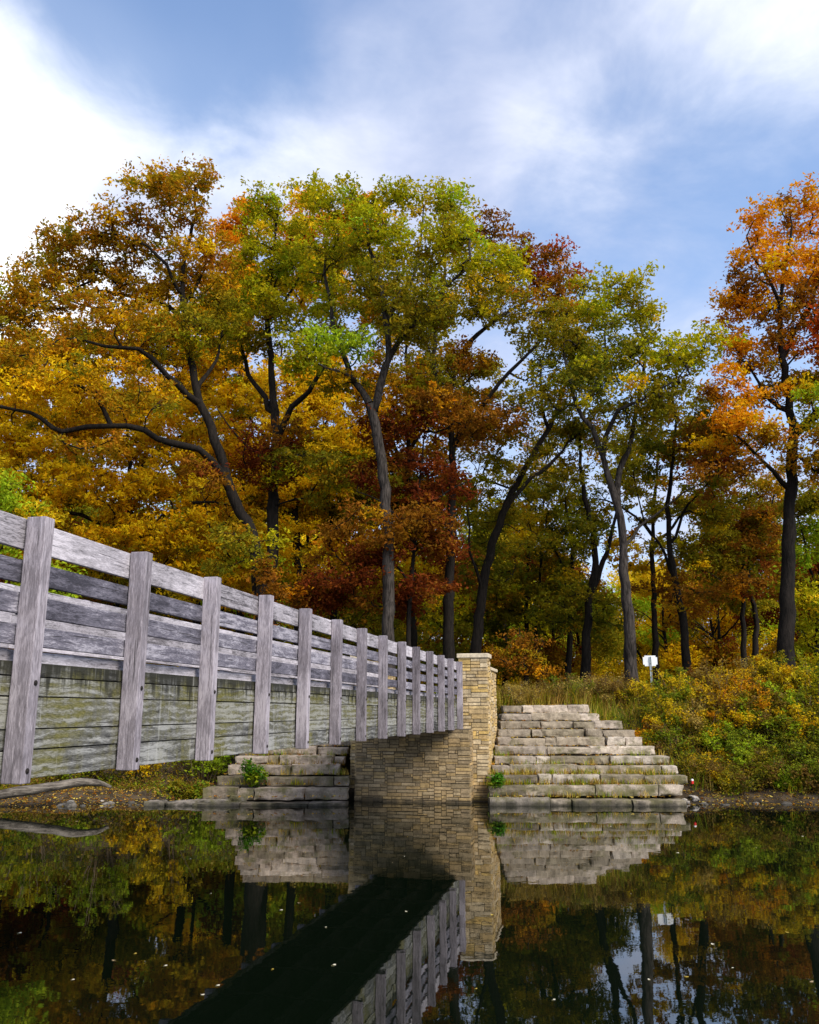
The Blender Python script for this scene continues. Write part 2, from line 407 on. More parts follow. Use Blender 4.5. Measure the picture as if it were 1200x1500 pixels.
def stone_face(mb, o, u, n, width, z0, z1, pal, out=(.004, .022)):
    """irregular coursed ashlar: stones of one to three courses packed on a fine grid"""
    o = np.array(o); u = np.array(u); n = np.array(n); up = np.array([0, 0, 1.])
    nc = max(6, round(width / .06)); nr = round((z1 - z0) / .042); cw = width / nc; ch_ = (z1 - z0) / nr
    occ = np.zeros((nr, nc), dtype=bool)
    jx = lambda c, r: 0.0 if c in (0, nc) else .016 * math.sin(c * 12.9 + (r // 2) * 7.7)
    for r in range(nr):
        for c in range(nc):
            if occ[r, c]: continue
            hh = rs.choice((1, 2, 2, 2, 3)); ww = rs.randint(3, 5) if hh == 1 else rs.randint(3, 8)
            hh = min(hh, nr - r); w_ = 0
            while w_ < ww and c + w_ < nc and not occ[r, c + w_]: w_ += 1
            if nc - (c + w_) in (1, 2) and not occ[r, c + w_:].any(): w_ = nc - c
            while hh > 1 and occ[r:r + hh, c:c + w_].any(): hh -= 1
            occ[r:r + hh, c:c + w_] = True
            x, l, z, h = c * cw, w_ * cw, z0 + r * ch_, hh * ch_
            g = rs.uniform(.003, .006); d = rs.uniform(*out); ins = rs.uniform(.001, .004)
            def P(a, b, dd): return o + u * a + up * b + n * dd
            j = lambda: rs.uniform(-.003, .003)
            a0, a1, b0, b1 = x + g, x + l - g, z + g, z + h - g
            if c == 0: a0 = x - .5 * d
            if c + w_ >= nc: a1 = width + .5 * d
            avg = np.mean(np.array(pal), axis=0); col = rs.choice(pal); kk = rs.uniform(.8, 1.14); col = tuple((q * .62 + m_ * .38) * kk for q, m_ in zip(col, avg))
            mb.quad_box([P(a0, b0, -.03), P(a1, b0, -.03), P(a1, b1, -.03), P(a0, b1, -.03),
                         P(a0 + ins, b0 + ins + abs(j()), d + j()), P(a1 - ins, b0 + ins + abs(j()), d + j()), P(a1 - ins, b1 - ins - abs(j()), d + j()), P(a0 + ins, b1 - ins - abs(j()), d + j())], col)

def stone_pier(name, x0, x1, y0, y1, z0, z1, pal, parent, sides='fblr'):
    """x along the bridge (front at x0 faces the water), y to the left; local bridge coordinates"""
    mb = MB()
    if 'f' in sides: stone_face(mb, (x0, y1, 0), (0, -1, 0), (-1, 0, 0), y1 - y0, z0, z1, pal)
    if 'b' in sides: stone_face(mb, (x1, y0, 0), (0, 1, 0), (1, 0, 0), y1 - y0, z0, z1, pal)
    if 'r' in sides: stone_face(mb, (x0, y0, 0), (1, 0, 0), (0, -1, 0), x1 - x0, z0, z1, pal)
    if 'l' in sides: stone_face(mb, (x1, y1, 0), (-1, 0, 0), (0, 1, 0), x1 - x0, z0, z1, pal)
    o = link(name, mb.mesh(name), M['masonry'], parent)
    e = .004
    core = link('mortar_core', box_mesh('mortar_core', x0 + e, x1 - e, y0 + e, y1 - e, z0, z1 - .003, 0), M['mortar'], o)
    return o

abut = empty('stone_abutment', bw(0, 0), 'tan ledge stone bridge abutment with two capped pillars at the far shore', 'abutment', rz=math.pi / 2 - BA)
SF = S1 * BS + .20                # front of the pillars
stone_pier('seat_wall', SF - .50, SF + .02, -.28, YL + .42, -.45, 1.775, PAL_SHADED, abut, 'flr')
stone_pier('back_wall', SF + .05, SF + .42, .07, YL - .07, 1.2, 2.392, PAL_SHADED, abut, 'fb')
for side in (0, 1):
    ya, yb = (-.69, .05) if side == 0 else (YL - .05, YL + .69)
    pl = stone_pier('pillar', SF + .03, SF + .56, ya, yb, -.45, 3.585, PAL_TAN, abut)
    link('cap_stone', box_mesh('cap_stone', SF - .025, SF + .615, ya - .05, yb + .05, 3.588, 3.70, .016), M['cap'], pl)
    wl = stone_pier('wing_wall', SF + .60, SF + 2.05, ya + .02, yb - .26 if side == 0 else yb - .02, -.3, 3.29, PAL_TAN, abut, 'blr')
    link('coping_stone', box_mesh('coping_stone', SF + .62, SF + 2.11, ya - .035, yb - .2 if side == 0 else yb + .035, 3.293, 3.375, .014), M['cap'], wl)

# ------------------------------------------------------------------ stone steps of rough limestone blocks
def rough_block(x0, x1, y0, y1, z0, z1, col, seed, amp=.034):
    nx_, ny_, nz_ = max(3, int((x1 - x0) / .055)), 5, 5
    bm = bmesh.new(); grid = {}
    def vert(i, j, k):
        key = (i, j, k)
        if key in grid: return grid[key]
        fx, fy, fz = i / nx_, j / ny_, k / nz_
        p = Vector((x0 + (x1 - x0) * fx, y0 + (y1 - y0) * fy, z0 + (z1 - z0) * fz))
        onb = (i in (0, nx_)) + (j in (0, ny_)) + (k in (0, nz_))
        q = mnoise.noise_vector(p * 4.3 + Vector((seed * 3.1, seed, 0))) * amp + mnoise.noise_vector(p * 11 + Vector((seed, 0, seed))) * amp * .55
        q = q + mnoise.noise_vector(p * 1.7 + Vector((seed, seed * .7, 3))) * .035; q.z *= .35
        if onb >= 2:
            cen = Vector(((x0 + x1) / 2, (y0 + y1) / 2, (z0 + z1) / 2)); dirv = (cen - p)
            dirv = Vector((math.copysign(1, dirv.x) if i in (0, nx_) else 0, math.copysign(1, dirv.y) if j in (0, ny_) else 0, math.copysign(1, dirv.z) if k in (0, nz_) else 0))
            p = p + dirv * (.004 + .03 * max(0, mnoise.noise(p * 3.1 + Vector((0, 0, seed)))))
        grid[key] = bm.verts.new(p + q); return grid[key]
    for i in range(nx_):
        for j in range(ny_):
            for k in (0, nz_):
                vs = [vert(i, j, k), vert(i + 1, j, k), vert(i + 1, j + 1, k), vert(i, j + 1, k)]
                bm.faces.new(vs if k else vs[::-1])
    for i in range(nx_):
        for k in range(nz_):
            for j in (0, ny_):
                vs = [vert(i, j, k), vert(i + 1, j, k), vert(i + 1, j, k + 1), vert(i, j, k + 1)]
                bm.faces.new(vs if not j else vs[::-1])
    for j in range(ny_):
        for k in range(nz_):
            for i in (0, nx_):
                vs = [vert(i, j, k), vert(i, j + 1, k), vert(i, j + 1, k + 1), vert(i, j, k + 1)]
                bm.faces.new(vs if i else vs[::-1])
    me = bpy.data.meshes.new('stone_block'); bm.to_mesh(me); bm.free()
    a = me.color_attributes.new('col', 'FLOAT_COLOR', 'POINT')
    a.data.foreach_set('color', np.tile(np.array([*col, 1], dtype=np.float32), len(me.vertices)))
    return me

PAL_LIME = [(.54, .47, .42), (.44, .385, .33), (.62, .56, .51), (.37, .32, .265), (.52, .47, .43), (.31, .27, .21), (.58, .51, .46)]
STEP_Y = [22.38 + .375 * k for k in range(11)]
STEP_Z = [.215 * (k + 1) + (.03 if k else -.02) for k in range(11)]
def steps(label, xleft, xright, seed, tint=(.82, .79, .71), low=0.0):
    rr = random.Random(seed)
    e = empty('stone_steps', ((xleft(0) + xright[0]) / 2, 22.4, 0), label, 'steps')
    ox, oy = e.location.x, e.location.y
    for k in range(11):
        y0 = STEP_Y[k]; z1 = STEP_Z[k] - (.03 if k == 0 else 0) - low * max(0, 1 - k / 3); z0 = STEP_Z[k - 1] - low * max(0, 1 - (k - 1) / 3) + .003 if k else -.30
        x = xleft(k); xe = xright[k]
        while x < xe - .05:
            l = rr.uniform(.75, 1.75) if rr.random() < .78 else rr.uniform(.28, .6)
            if x + l > xe - .3: l = xe - x
            dy = rr.uniform(-.07, .06); dz = rr.uniform(-.035, .012)
            if rr.random() < .10 and k > 3: dy += .10
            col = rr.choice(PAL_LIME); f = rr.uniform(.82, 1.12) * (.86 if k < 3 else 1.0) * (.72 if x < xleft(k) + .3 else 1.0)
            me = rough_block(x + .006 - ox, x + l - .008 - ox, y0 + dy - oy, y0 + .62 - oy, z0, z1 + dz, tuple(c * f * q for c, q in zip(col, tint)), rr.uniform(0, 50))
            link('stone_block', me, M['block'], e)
            x += l
def px2x(px, k): return (at(px, 1100, STEP_Y[k]))[0]
def face_x(side, y):                # outer face of the abutment at depth y
    lat = .72 if side == 0 else -(YL + .72)
    s = (y + lat * sa - BY) / ca
    return BX + s * sa + lat * ca
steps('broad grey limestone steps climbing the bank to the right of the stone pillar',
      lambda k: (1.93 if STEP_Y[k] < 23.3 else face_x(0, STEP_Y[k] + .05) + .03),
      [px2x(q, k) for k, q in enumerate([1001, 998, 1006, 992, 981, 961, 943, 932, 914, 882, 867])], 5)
# left flight, its right end against the left pillar
rr_ = [(-1.51 if STEP_Y[k] < 23.5 else face_x(1, STEP_Y[k]) - .04) for k in range(11)]
lw = [px2x(q, k) for k, q in enumerate([285, 300, 318, 335, 345, 350, 352, 350, 355, 360, 362])]
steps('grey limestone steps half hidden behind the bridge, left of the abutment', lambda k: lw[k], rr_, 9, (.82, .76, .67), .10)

# ------------------------------------------------------------------ leaves
def leaf_quads(P, size, cols, rng, up=.5, aspect=.52, fold=.18, droop=0.0):
    n = len(P)
    N = rng.normal(size=(n, 3)); N[:, 2] += up * np.sign(N[:, 2] + .6)
    N /= np.linalg.norm(N, axis=1)[:, None] + 1e-9
    T = rng.normal(size=(n, 3)); T[:, 2] -= droop
    T -= N * np.sum(T * N, axis=1)[:, None]; T /= np.linalg.norm(T, axis=1)[:, None] + 1e-9
    B = np.cross(N, T)
    L = (size * (.55 + .95 * rng.uniform(0, 1, n) ** 1.4))[:, None]; W = L * aspect * rng.uniform(.75, 1.25, n)[:, None]
    V = np.empty((n, 4, 3))
    V[:, 0] = P - T * L * .5; V[:, 2] = P + T * L * .5 - N * L * fold * .5
    V[:, 1] = P + T * L * .08 + B * W * .5 + N * L * fold; V[:, 3] = P + T * L * .08 - B * W * .5 + N * L * fold
    F = np.arange(n * 4).reshape(n, 4)
    return V.reshape(-1, 3), F, np.repeat(cols, 4, axis=0)

PALS = {   # true leaf colours, linear
    'rustolive': [(.26, .115, .009), (.20, .125, .010), (.22, .15, .011), (.26, .088, .009), (.15, .125, .012), (.33, .17, .010)],
    'gold': [(.50, .29, .008), (.46, .235, .007), (.45, .30, .010), (.50, .33, .011), (.40, .21, .008), (.32, .21, .010)],
    'yellow': [(.50, .34, .020), (.44, .30, .018), (.36, .28, .022), (.52, .30, .014)],
    'green': [(.18, .19, .010), (.25, .24, .011), (.32, .275, .012), (.36, .265, .012), (.20, .18, .010), (.14, .16, .011)],
    'brightgreen': [(.22, .29, .022), (.17, .25, .022), (.28, .30, .022), (.16, .21, .02)],
    'dkgreen': [(.075, .085, .013), (.10, .11, .014), (.14, .12, .014), (.06, .075, .014), (.17, .13, .013)],
    'olive': [(.15, .13, .012), (.19, .14, .012), (.12, .11, .012), (.23, .15, .013), (.12, .12, .015)],
    'maroon': [(.085, .015, .008), (.11, .022, .009), (.07, .014, .008), (.14, .036, .010)],
    'rust': [(.17, .060, .010), (.13, .044, .010), (.20, .085, .011), (.12, .06, .010)],
    'red': [(.27, .040, .011), (.22, .034, .011), (.26, .07, .011)],
    'orange': [(.44, .165, .009), (.42, .19, .010), (.38, .13, .009), (.35, .18, .012), (.46, .215, .011)],
    'brown': [(.115, .062, .022), (.15, .085, .032), (.09, .05, .02), (.18, .115, .05)],
    'tan': [(.32, .22, .09), (.26, .17, .065), (.36, .27, .13), (.20, .13, .05)],
    'weedgreen': [(.10, .14, .015), (.15, .18, .018), (.20, .20, .02), (.075, .11, .014)],
    'fern': [(.03, .115, .012), (.05, .14, .015), (.075, .16, .018)],
}
def pal_cols(pal, n, rng, jit=.14):
    p = np.array(PALS[pal]); c = p[rng.integers(0, len(p), n)]
    return np.minimum(c * np.array([1.75, 1.8, .9]) * rng.uniform(1 - jit, 1 + jit, (n, 1)) * rng.uniform(.93, 1.07, (n, 3)), .82)

# ------------------------------------------------------------------ trees
def resample(pts, step):
    pts = np.asarray(pts, float); out = [pts[0]]
    P = np.vstack([2 * pts[0] - pts[1], pts, 2 * pts[-1] - pts[-2]])
    for i in range(1, len(P) - 2):
        p0, p1, p2, p3 = P[i - 1], P[i], P[i + 1], P[i + 2]
        n = max(1, int(np.linalg.norm(p2 - p1) / step))
        for q in range(1, n + 1):
            u = q / n
            out.append(.5 * ((2 * p1) + (-p0 + p2) * u + (2 * p0 - 5 * p1 + 4 * p2 - p3) * u * u + (-p0 + 3 * p1 - 3 * p2 + p3) * u ** 3))
    return np.array(out)

def tube(path, rad, sides):
    n = len(path); T = np.gradient(path, axis=0); T /= np.linalg.norm(T, axis=1)[:, None] + 1e-9
    ref = np.array([.31, .87, .38]) if abs(T[0, 1]) < .8 else np.array([.9, .1, .4])
    A = np.cross(T, ref); A /= np.linalg.norm(A, axis=1)[:, None] + 1e-9
    B = np.cross(T, A)
    ang = np.arange(sides) * 2 * math.pi / sides
    V = path[:, None, :] + (A[:, None, :] * np.cos(ang)[None, :, None] + B[:, None, :] * np.sin(ang)[None, :, None]) * np.asarray(rad)[:, None, None]
    if sides == 9:                                        # knots and ridges on trunks and big limbs
        dv_ = V - path[:, None, :]
        V = V + dv_ * np.array([[mnoise.noise(Vector(p * 2.6)) * .22 + mnoise.noise(Vector(p * 7)) * .12 for p in ring] for ring in V])[:, :, None]
    i = np.arange(n - 1)[:, None] * sides; j = np.arange(sides)[None, :]; j2 = (j + 1) % sides
    F = np.stack([i + j, i + j2, i + sides + j2, i + sides + j], -1).reshape(-1, 4)
    return V.reshape(-1, 3), F

def join(parts):
    Vs, Fs, off = [], [], 0
    for V, F in parts:
        Vs.append(V); Fs.append(F + off); off += len(V)
    return np.vstack(Vs), np.vstack(Fs)

def build_tree(limbs, clusters, rng, leaves=165, leaf=.15, crad=.44, tip=.016, flat=.55, twigs=True, spray=.12):
    """limbs: list of (points, r0, r1), the trunk first; clusters: (centre, palette, scale)"""
    pos, par, flo, paths = [], [], [], []
    for li, (pts, r0, r1) in enumerate(limbs):
        q = resample(pts, .45)
        q[1:-1] += rng.normal(size=(len(q) - 2, 3)) * min(.04, r1 * .6 + .01)
        q[2:] += np.array([list(mnoise.noise_vector(Vector(p * .55) + Vector((li * 7.3, 1.7, 0)))) for p in q[2:]]) * (.20 if li else .07)
        start = -1; path = []
        if li:
            d = np.linalg.norm(np.array(pos) - q[0], axis=1); start = int(np.argmin(d)); path = [start]; 
        for k, p in enumerate(q):
            if li and k == 0 and np.linalg.norm(p - pos[start]) < .3: continue
            f = k / max(1, len(q) - 1)
            r = r0 + (r1 - r0) * f
            if li == 0: r *= 1 + .55 * math.exp(-k * .9)
            pos.append(p); par.append(path[-1] if path else -1); flo.append(r); path.append(len(pos) - 1)
        paths.append((path, True))
    A = np.array(pos)
    cl = sorted(clusters, key=lambda c: np.min(np.linalg.norm(A - c[0], axis=1)))
    for c, pal, scl in cl:
        A = np.asarray(pos)
        dv = c - A; d = np.linalg.norm(dv, axis=1)
        cost = d + .55 * np.maximum(0, A[:, 2] - c[2] + .1)
        cost[:3] += 5
        j = int(np.argmin(cost)); L = d[j]
        if L < .05: continue
        pd = A[j] - A[par[j]] if par[j] >= 0 else np.array([0, 0, 1.])
        pd = pd / (np.linalg.norm(pd) + 1e-9)
        ctrl = A[j] + pd * L * .28 + dv[j] * .32 + rng.normal(size=3) * L * .10 + np.array([0, 0, .05 * L])
        n = max(2, int(L / .38)); path = [j]
        for q in range(1, n + 1):
            u = q / n
            p = (1 - u) ** 2 * A[j] + 2 * u * (1 - u) * ctrl + u * u * c + rng.normal(size=3) * .02 * (1 if q < n else 0)
            pos.append(p); par.append(path[-1]); flo.append(0); path.append(len(pos) - 1)
        paths.append((path, False))
    n = len(pos); acc = np.zeros(n); E = 2.15
    rad = np.zeros(n)
    for i in range(n - 1, -1, -1):
        r = max(tip, acc[i] ** (1 / E))
        rad[i] = max(r if flo[i] == 0 else min(r, flo[i] * 1.1), flo[i])
        if par[i] >= 0: acc[par[i]] += r ** E
    A = np.array(pos); tubes = []
    for path, main in paths:
        if len(path) < 2: continue
        r = rad[path].copy()
        if len(path) > 1: r[0] = min(r[0], r[1] * 1.25)
        tubes.append(tube(A[path], r, 9 if (main and r.max() > .12) else (6 if r.max() > .05 else 4)))
    P, Cc = [], []
    for c, pal, scl in cl:
        ns = max(4, int(leaves * scl / 13)); R_ = crad * scl ** .5
        sp = rng.normal(size=(ns, 3)) * R_ * np.array([.62, .62, .62 * flat])
        if twigs:
            for q in sp[:min(ns, 5)]:
                tubes.append(tube(np.array([c, c + q * .5 + np.array([0, 0, .04]), c + q]), [.009, .007, .004], 3))
        for q in sp:
            m_ = int(rng.integers(9, 17))
            P.append(c + q + rng.normal(size=(m_, 3)) * spray * np.array([1, 1, .7]))
            base = pal_cols(pal, 1, rng)
            Cc.append(base * .65 + pal_cols(pal, m_, rng) * .35)
    V, F = join(tubes)
    P = np.vstack(P); Cc = np.vstack(Cc)
    LV, LF, LC = leaf_quads(P, leaf, Cc, rng)
    return (V, F), (LV, LF, LC)

MIXP = {'rustolive': ['olive', 'gold', 'rust'], 'gold': ['yellow', 'rustolive', 'yellow', 'olive'], 'yellow': ['gold', 'green'], 'green': ['olive', 'yellow', 'brightgreen'], 'olive': ['green', 'rustolive', 'gold'], 'dkgreen': ['olive', 'green'], 'rust': ['rustolive', 'maroon', 'orange'], 'maroon': ['rust'], 'orange': ['gold', 'orange', 'rust'], 'red': ['rust', 'orange']}

def sample_blob(c, r, n, rng, shell=.42):
    d = rng.normal(size=(n, 3)); d /= np.linalg.norm(d, axis=1)[:, None]
    return c + d * (rng.uniform(0, 1, n) ** shell)[:, None] * r

def tree(name, label, cat, Y, limbs, blobs, seed, bark='bark_dark', dens=1.0, group='trees on the far bank', **kw):
    """limbs: [( [(px,py[,dy]),...], r0, r1 )]; blobs: (px, py, rx, ry, palette[, dy, density])"""
    rng = np.random.default_rng(seed)
    L3 = []
    for li, (pts, r0, r1) in enumerate(limbs):
        q = [at(p[0], p[1], Y + (p[2] if len(p) > 2 else 0)) for p in pts]
        if li == 0:
            b = q[0]; b = b.copy(); b[2] = ground(b[0], b[1]) - .12; q[0] = b
        L3.append((np.array(q), r0, r1))
    base = L3[0][0][0].copy()
    cl = []
    for bl in blobs:
        px, py, rx, ry, pal = bl[:5]; dy = bl[5] if len(bl) > 5 else 0; dk = bl[6] if len(bl) > 6 else 1
        c = at(px, py, Y + dy); k = (Y + dy) / 1290.0
        r = np.array([rx * k, (rx + ry) * .5 * k * 1.05, ry * k])
        r = r * np.array([1.1, 1.25, 1.12]); n = max(5, int(dens * dk * 10.2 * (r[0] * r[1] * r[2]) ** (2 / 3)))
        for p in sample_blob(c, r, n, rng):
            pl = pal if rng.uniform() > .2 else MIXP.get(pal, [pal])[int(rng.integers(0, len(MIXP.get(pal, [pal]))))]
            cl.append((p - base, pl, rng.uniform(.6, 1.35)))
    L3 = [(q - base, a, b) for q, a, b in L3]
    (V, F), (LV, LF, LC) = build_tree(L3, cl, rng, **kw)
    e = empty(name, base, label, cat, group)
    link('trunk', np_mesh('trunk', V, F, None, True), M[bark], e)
    link('crown', np_mesh('crown', LV, LF, LC), M['leaf'], e)
    return e, len(LF)

TREES = []
# leaning oak at the left with the long low limb
TREES.append(tree('oak_tree', 'tall leaning oak with a long low limb and rust olive leaves, tallest at left', 'tree', 31,
    [([(392, 940), (375, 810), (345, 735), (314, 645), (289, 570), (272, 470), (268, 400), (282, 330), (286, 275)], .29, .04),
     ([(338, 712), (292, 660, -1), (230, 640, -2), (160, 618, -2.6), (100, 628, -3), (40, 605, -3.4), (-50, 585, -4)], .145, .04),
     ([(160, 618, -2.6), (140, 580, -2.8), (90, 565, -3), (30, 570, -3.2)], .09, .03),
     ([(290, 592), (243, 548, -1), (206, 512, -1.6), (150, 506, -2.2), (90, 498, -2.5)], .14, .03),
     ([(276, 500), (246, 450, 1), (200, 440, 1.4), (130, 420, 1.6), (70, 410, 1.8)], .11, .02),
     ([(270, 440), (240, 390, -.8), (200, 350, -1), (150, 335, -1)], .08, .02),
     ([(270, 450), (295, 400, .8), (310, 350, 1)], .07, .02),
     ([(286, 575), (320, 515, 1), (330, 460, 1.4)], .10, .02)],
    [(275, 265, 48, 38, 'rustolive'), (250, 310, 75, 45, 'rustolive'), (165, 330, 80, 40, 'rustolive', -.6), (100, 385, 75, 42, 'rustolive', .3), (55, 440, 60, 45, 'rustolive'), (200, 400, 90, 45, 'rustolive', 1), (290, 390, 55, 60, 'rustolive', .5),
     (150, 470, 100, 35, 'rustolive', -1.5, .8), (30, 520, 80, 35, 'rustolive', -2, .8), (250, 490, 70, 45, 'olive', -.5, .8), (90, 560, 110, 35, 'gold', -3, .8), (200, 585, 100, 32, 'rustolive', -2, .7), (0, 580, 90, 40, 'gold', -3.2, .8), (10, 470, 60, 30, 'rustolive'), (310, 470, 40, 50, 'olive', .8), (355, 800, 55, 45, 'olive', -1.6, .7), (390, 870, 45, 40, 'rust', -1.8, .7), (300, 690, 45, 24, 'rust', -1.5, .5), (120, 650, 80, 22, 'rustolive', -3.2, .5)], 1, dens=.95))
# golden maples behind it
TREES.append(tree('maple_tree', 'broad golden yellow maple filling the lower left behind the railing', 'tree', 37,
    [([(200, 960), (196, 830), (190, 740), (188, 650), (180, 600)], .24, .05),
     ([(194, 800), (240, 755, -1), (300, 735, -1.6), (350, 740, -2)], .10, .03),
     ([(193, 780), (140, 762, -1), (80, 752, -1.5), (20, 745, -1.7)], .10, .03),
     ([(190, 720), (120, 680, 1), (40, 660, 1)], .09, .03), ([(190, 700), (250, 650, .5), (300, 620, .8)], .09, .03)],
    [(60, 640, 120, 48, 'gold'), (180, 630, 110, 55, 'gold', 1), (280, 640, 80, 55, 'gold', 1.2), (20, 710, 100, 50, 'yellow'), (130, 720, 120, 45, 'gold', -1), (250, 720, 110, 45, 'gold', -1), (200, 800, 120, 40, 'gold', -1.5), (300, 800, 90, 50, 'gold', -1), (80, 800, 120, 45, 'yellow', -1), (330, 850, 70, 40, 'gold', -.5), (-70, 700, 90, 100, 'gold')], 2, leaf=.18))
TREES.append(tree('maple_tree', 'tall yellow gold maple glowing between the leaning oak and the forked green oak', 'tree', 41,
    [([(440, 980), (436, 850), (430, 700), (425, 600), (410, 500)], .22, .04), ([(430, 690), (470, 630), (500, 600)], .09, .03), ([(430, 680), (370, 620), (340, 580)], .09, .03)],
    [(420, 590, 85, 55, 'yellow'), (340, 560, 60, 55, 'gold'), (470, 640, 80, 60, 'yellow'), (370, 660, 80, 50, 'gold'), (430, 720, 90, 50, 'gold'), (480, 560, 60, 50, 'gold'), (330, 480, 40, 60, 'gold'), (400, 800, 90, 50, 'gold')], 3, leaf=.18))
TREES.append(tree('maple_tree', 'orange crowned tree peeking out behind the green crowns at top left', 'tree', 43,
    [([(352, 990), (355, 800), (352, 600), (355, 450), (358, 340)], .24, .05)],
    [(358, 318, 34, 28, 'orange'), (335, 390, 38, 60, 'orange'), (450, 330, 60, 38, 'orange'), (520, 330, 50, 35, 'orange'), (350, 450, 50, 50, 'gold'), (480, 400, 80, 50, 'gold')], 4, leaf=.2))
# dark forked trunk with green-yellow crown
TREES.append(tree('oak_tree', 'dark forked oak with green yellow crown just right of the leaning oak', 'tree', 33.5,
    [([(392, 960), (398, 810), (402, 700), (403, 620), (398, 540), (392, 450), (402, 360), (410, 300)], .30, .04),
     ([(403, 640), (430, 600, -.5), (452, 572, -1), (482, 520, -1.4), (500, 470, -1.5)], .14, .03),
     ([(402, 610), (372, 560, .6), (352, 500, .8), (345, 430, 1)], .13, .03),
     ([(394, 470), (430, 420, .6), (455, 360, .8)], .09, .02), ([(403, 680), (350, 640, -1), (320, 600, -1.5)], .08, .02)],
    [(410, 305, 55, 30, 'green'), (395, 355, 60, 42, 'green', -.5), (440, 390, 60, 45, 'green', .4), (370, 420, 48, 50, 'green', .5), (420, 455, 55, 42, 'green', -.5), (370, 500, 48, 40, 'olive', .6, .8), (480, 480, 45, 42, 'green', -1.2, .8), (395, 660, 50, 50, 'maroon', -1.0, .6), (440, 690, 70, 40, 'olive', -1.2, .7)], 5))
# central pale-barked oak
TREES.append(tree('oak_tree', 'straight grey trunked oak with forked green crown, centre of the picture', 'tree', 30,
    [([(572, 985), (570, 860), (567, 760), (560, 680), (551, 620), (543, 592)], .235, .17),
     ([(543, 592), (524, 562, .3), (508, 535, .5), (488, 480, .8), (478, 420, 1), (480, 350, 1.2)], .13, .03),
     ([(548, 605), (561, 548, -.4), (568, 480, -.6), (555, 420, -.6), (541, 360, -.6), (536, 300, -.6)], .15, .03),
     ([(562, 540), (600, 482, -1), (642, 430, -1.4), (690, 390, -1.6), (730, 370, -1.6)], .11, .025),
     ([(568, 470), (600, 410, .5), (620, 350, .8), (622, 300, .8)], .09, .02),
     ([(520, 556), (480, 535, -.8), (450, 520, -1.2)], .07, .02)],
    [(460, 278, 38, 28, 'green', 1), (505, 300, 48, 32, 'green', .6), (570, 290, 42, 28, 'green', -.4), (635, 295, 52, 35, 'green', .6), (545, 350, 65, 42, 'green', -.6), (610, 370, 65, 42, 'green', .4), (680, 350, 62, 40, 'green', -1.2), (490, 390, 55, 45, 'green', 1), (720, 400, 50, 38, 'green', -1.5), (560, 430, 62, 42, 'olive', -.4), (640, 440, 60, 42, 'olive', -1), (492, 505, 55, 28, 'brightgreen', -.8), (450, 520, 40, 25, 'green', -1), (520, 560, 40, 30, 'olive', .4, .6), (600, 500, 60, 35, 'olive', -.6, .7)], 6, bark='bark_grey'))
# oak with the red-tipped right side
TREES.append(tree('oak_tree', 'dark straight oak left of the stone pillar, its crown red at the right tip', 'tree', 32.5,
    [([(657, 1000), (660, 850), (662, 740), (662, 655), (650, 595), (638, 555), (636, 490), (650, 420), (655, 350)], .24, .03),
     ([(650, 600), (678, 520, .6), (724, 470, 1), (782, 436, 1.2), (830, 400, 1.3)], .13, .02),
     ([(662, 655), (705, 592, -.6), (748, 542, -1), (806, 484, -1.2), (840, 450, -1.2)], .12, .02),
     ([(724, 470, 1), (730, 410, 1.3), (720, 360, 1.4)], .07, .02), ([(748, 542, -1), (770, 560, -1.4), (800, 540, -1.6)], .05, .02)],
    [(720, 335, 42, 26, 'rust', 1.2), (770, 372, 50, 30, 'rust', 1), (815, 395, 38, 28, 'red', 1.2), (790, 425, 52, 26, 'rust', .6), (760, 460, 60, 32, 'olive', -.5), (700, 440, 60, 38, 'olive', 1), (820, 470, 40, 28, 'olive', -1), (680, 520, 50, 36, 'rust', .6, .8), (640, 540, 45, 40, 'olive', 0, .7), (730, 395, 60, 32, 'green', 1.2), (690, 610, 60, 32, 'rust', .8, .8)], 7, dens=.9))
# maroon understory maple in front of the two trunks
TREES.append(tree('maple_tree', 'low dark red maple spreading around the two straight trunks in the centre', 'tree', 31.2,
    [([(602, 990), (600, 900), (606, 820), (612, 740), (620, 660), (628, 610)], .10, .02),
     ([(604, 850), (560, 820, .3), (510, 830, .5)], .05, .015), ([(610, 770), (650, 720, -.4), (690, 700, -.5)], .05, .015), ([(608, 790), (560, 740, -.3), (520, 720, -.5)], .05, .015)],
    [(640, 600, 60, 30, 'rust'), (590, 630, 50, 28, 'maroon'), (700, 625, 55, 26, 'rust'), (575, 690, 55, 36, 'maroon', .5), (650, 715, 38, 36, 'maroon', -.4), (560, 765, 60, 32, 'rust', -1.9, .8), (625, 775, 45, 30, 'rust', -.8), (500, 800, 50, 34, 'rust'), (640, 790, 34, 30, 'maroon'), (520, 868, 85, 30, 'maroon'), (600, 862, 50, 36, 'maroon', .4), (450, 870, 50, 28, 'rust', .4), (560, 820, 50, 28, 'maroon')], 8, leaf=.15))
# trunk leaning to the right behind the pillar
TREES.append(tree('oak_tree', 'dark trunk leaning right from behind the stone pillar, with open forked limbs', 'tree', 36,
    [([(694, 1010), (704, 890), (722, 800), (742, 740), (775, 680), (802, 628), (822, 580), (838, 520), (850, 460)], .26, .03),
     ([(742, 740), (790, 690, 1), (830, 650, 1.5), (870, 610, 2)], .11, .03), ([(802, 628), (790, 560, -1), (800, 500, -1.4)], .08, .02), ([(710, 870), (690, 810, -.8), (682, 740, -1)], .08, .02)],
    [(850, 440, 50, 32, 'green'), (810, 520, 60, 38, 'dkgreen'), (870, 540, 60, 45, 'dkgreen'), (800, 590, 50, 32, 'olive', -1, .8), (750, 660, 60, 40, 'olive', -1, .7), (700, 720, 45, 60, 'olive', 1.2, .6), (720, 820, 50, 45, 'dkgreen', 1.4, .6), (860, 610, 55, 30, 'dkgreen', 1.4, .8), (760, 780, 50, 40, 'olive', 1.5, .6)], 9, dens=.8))
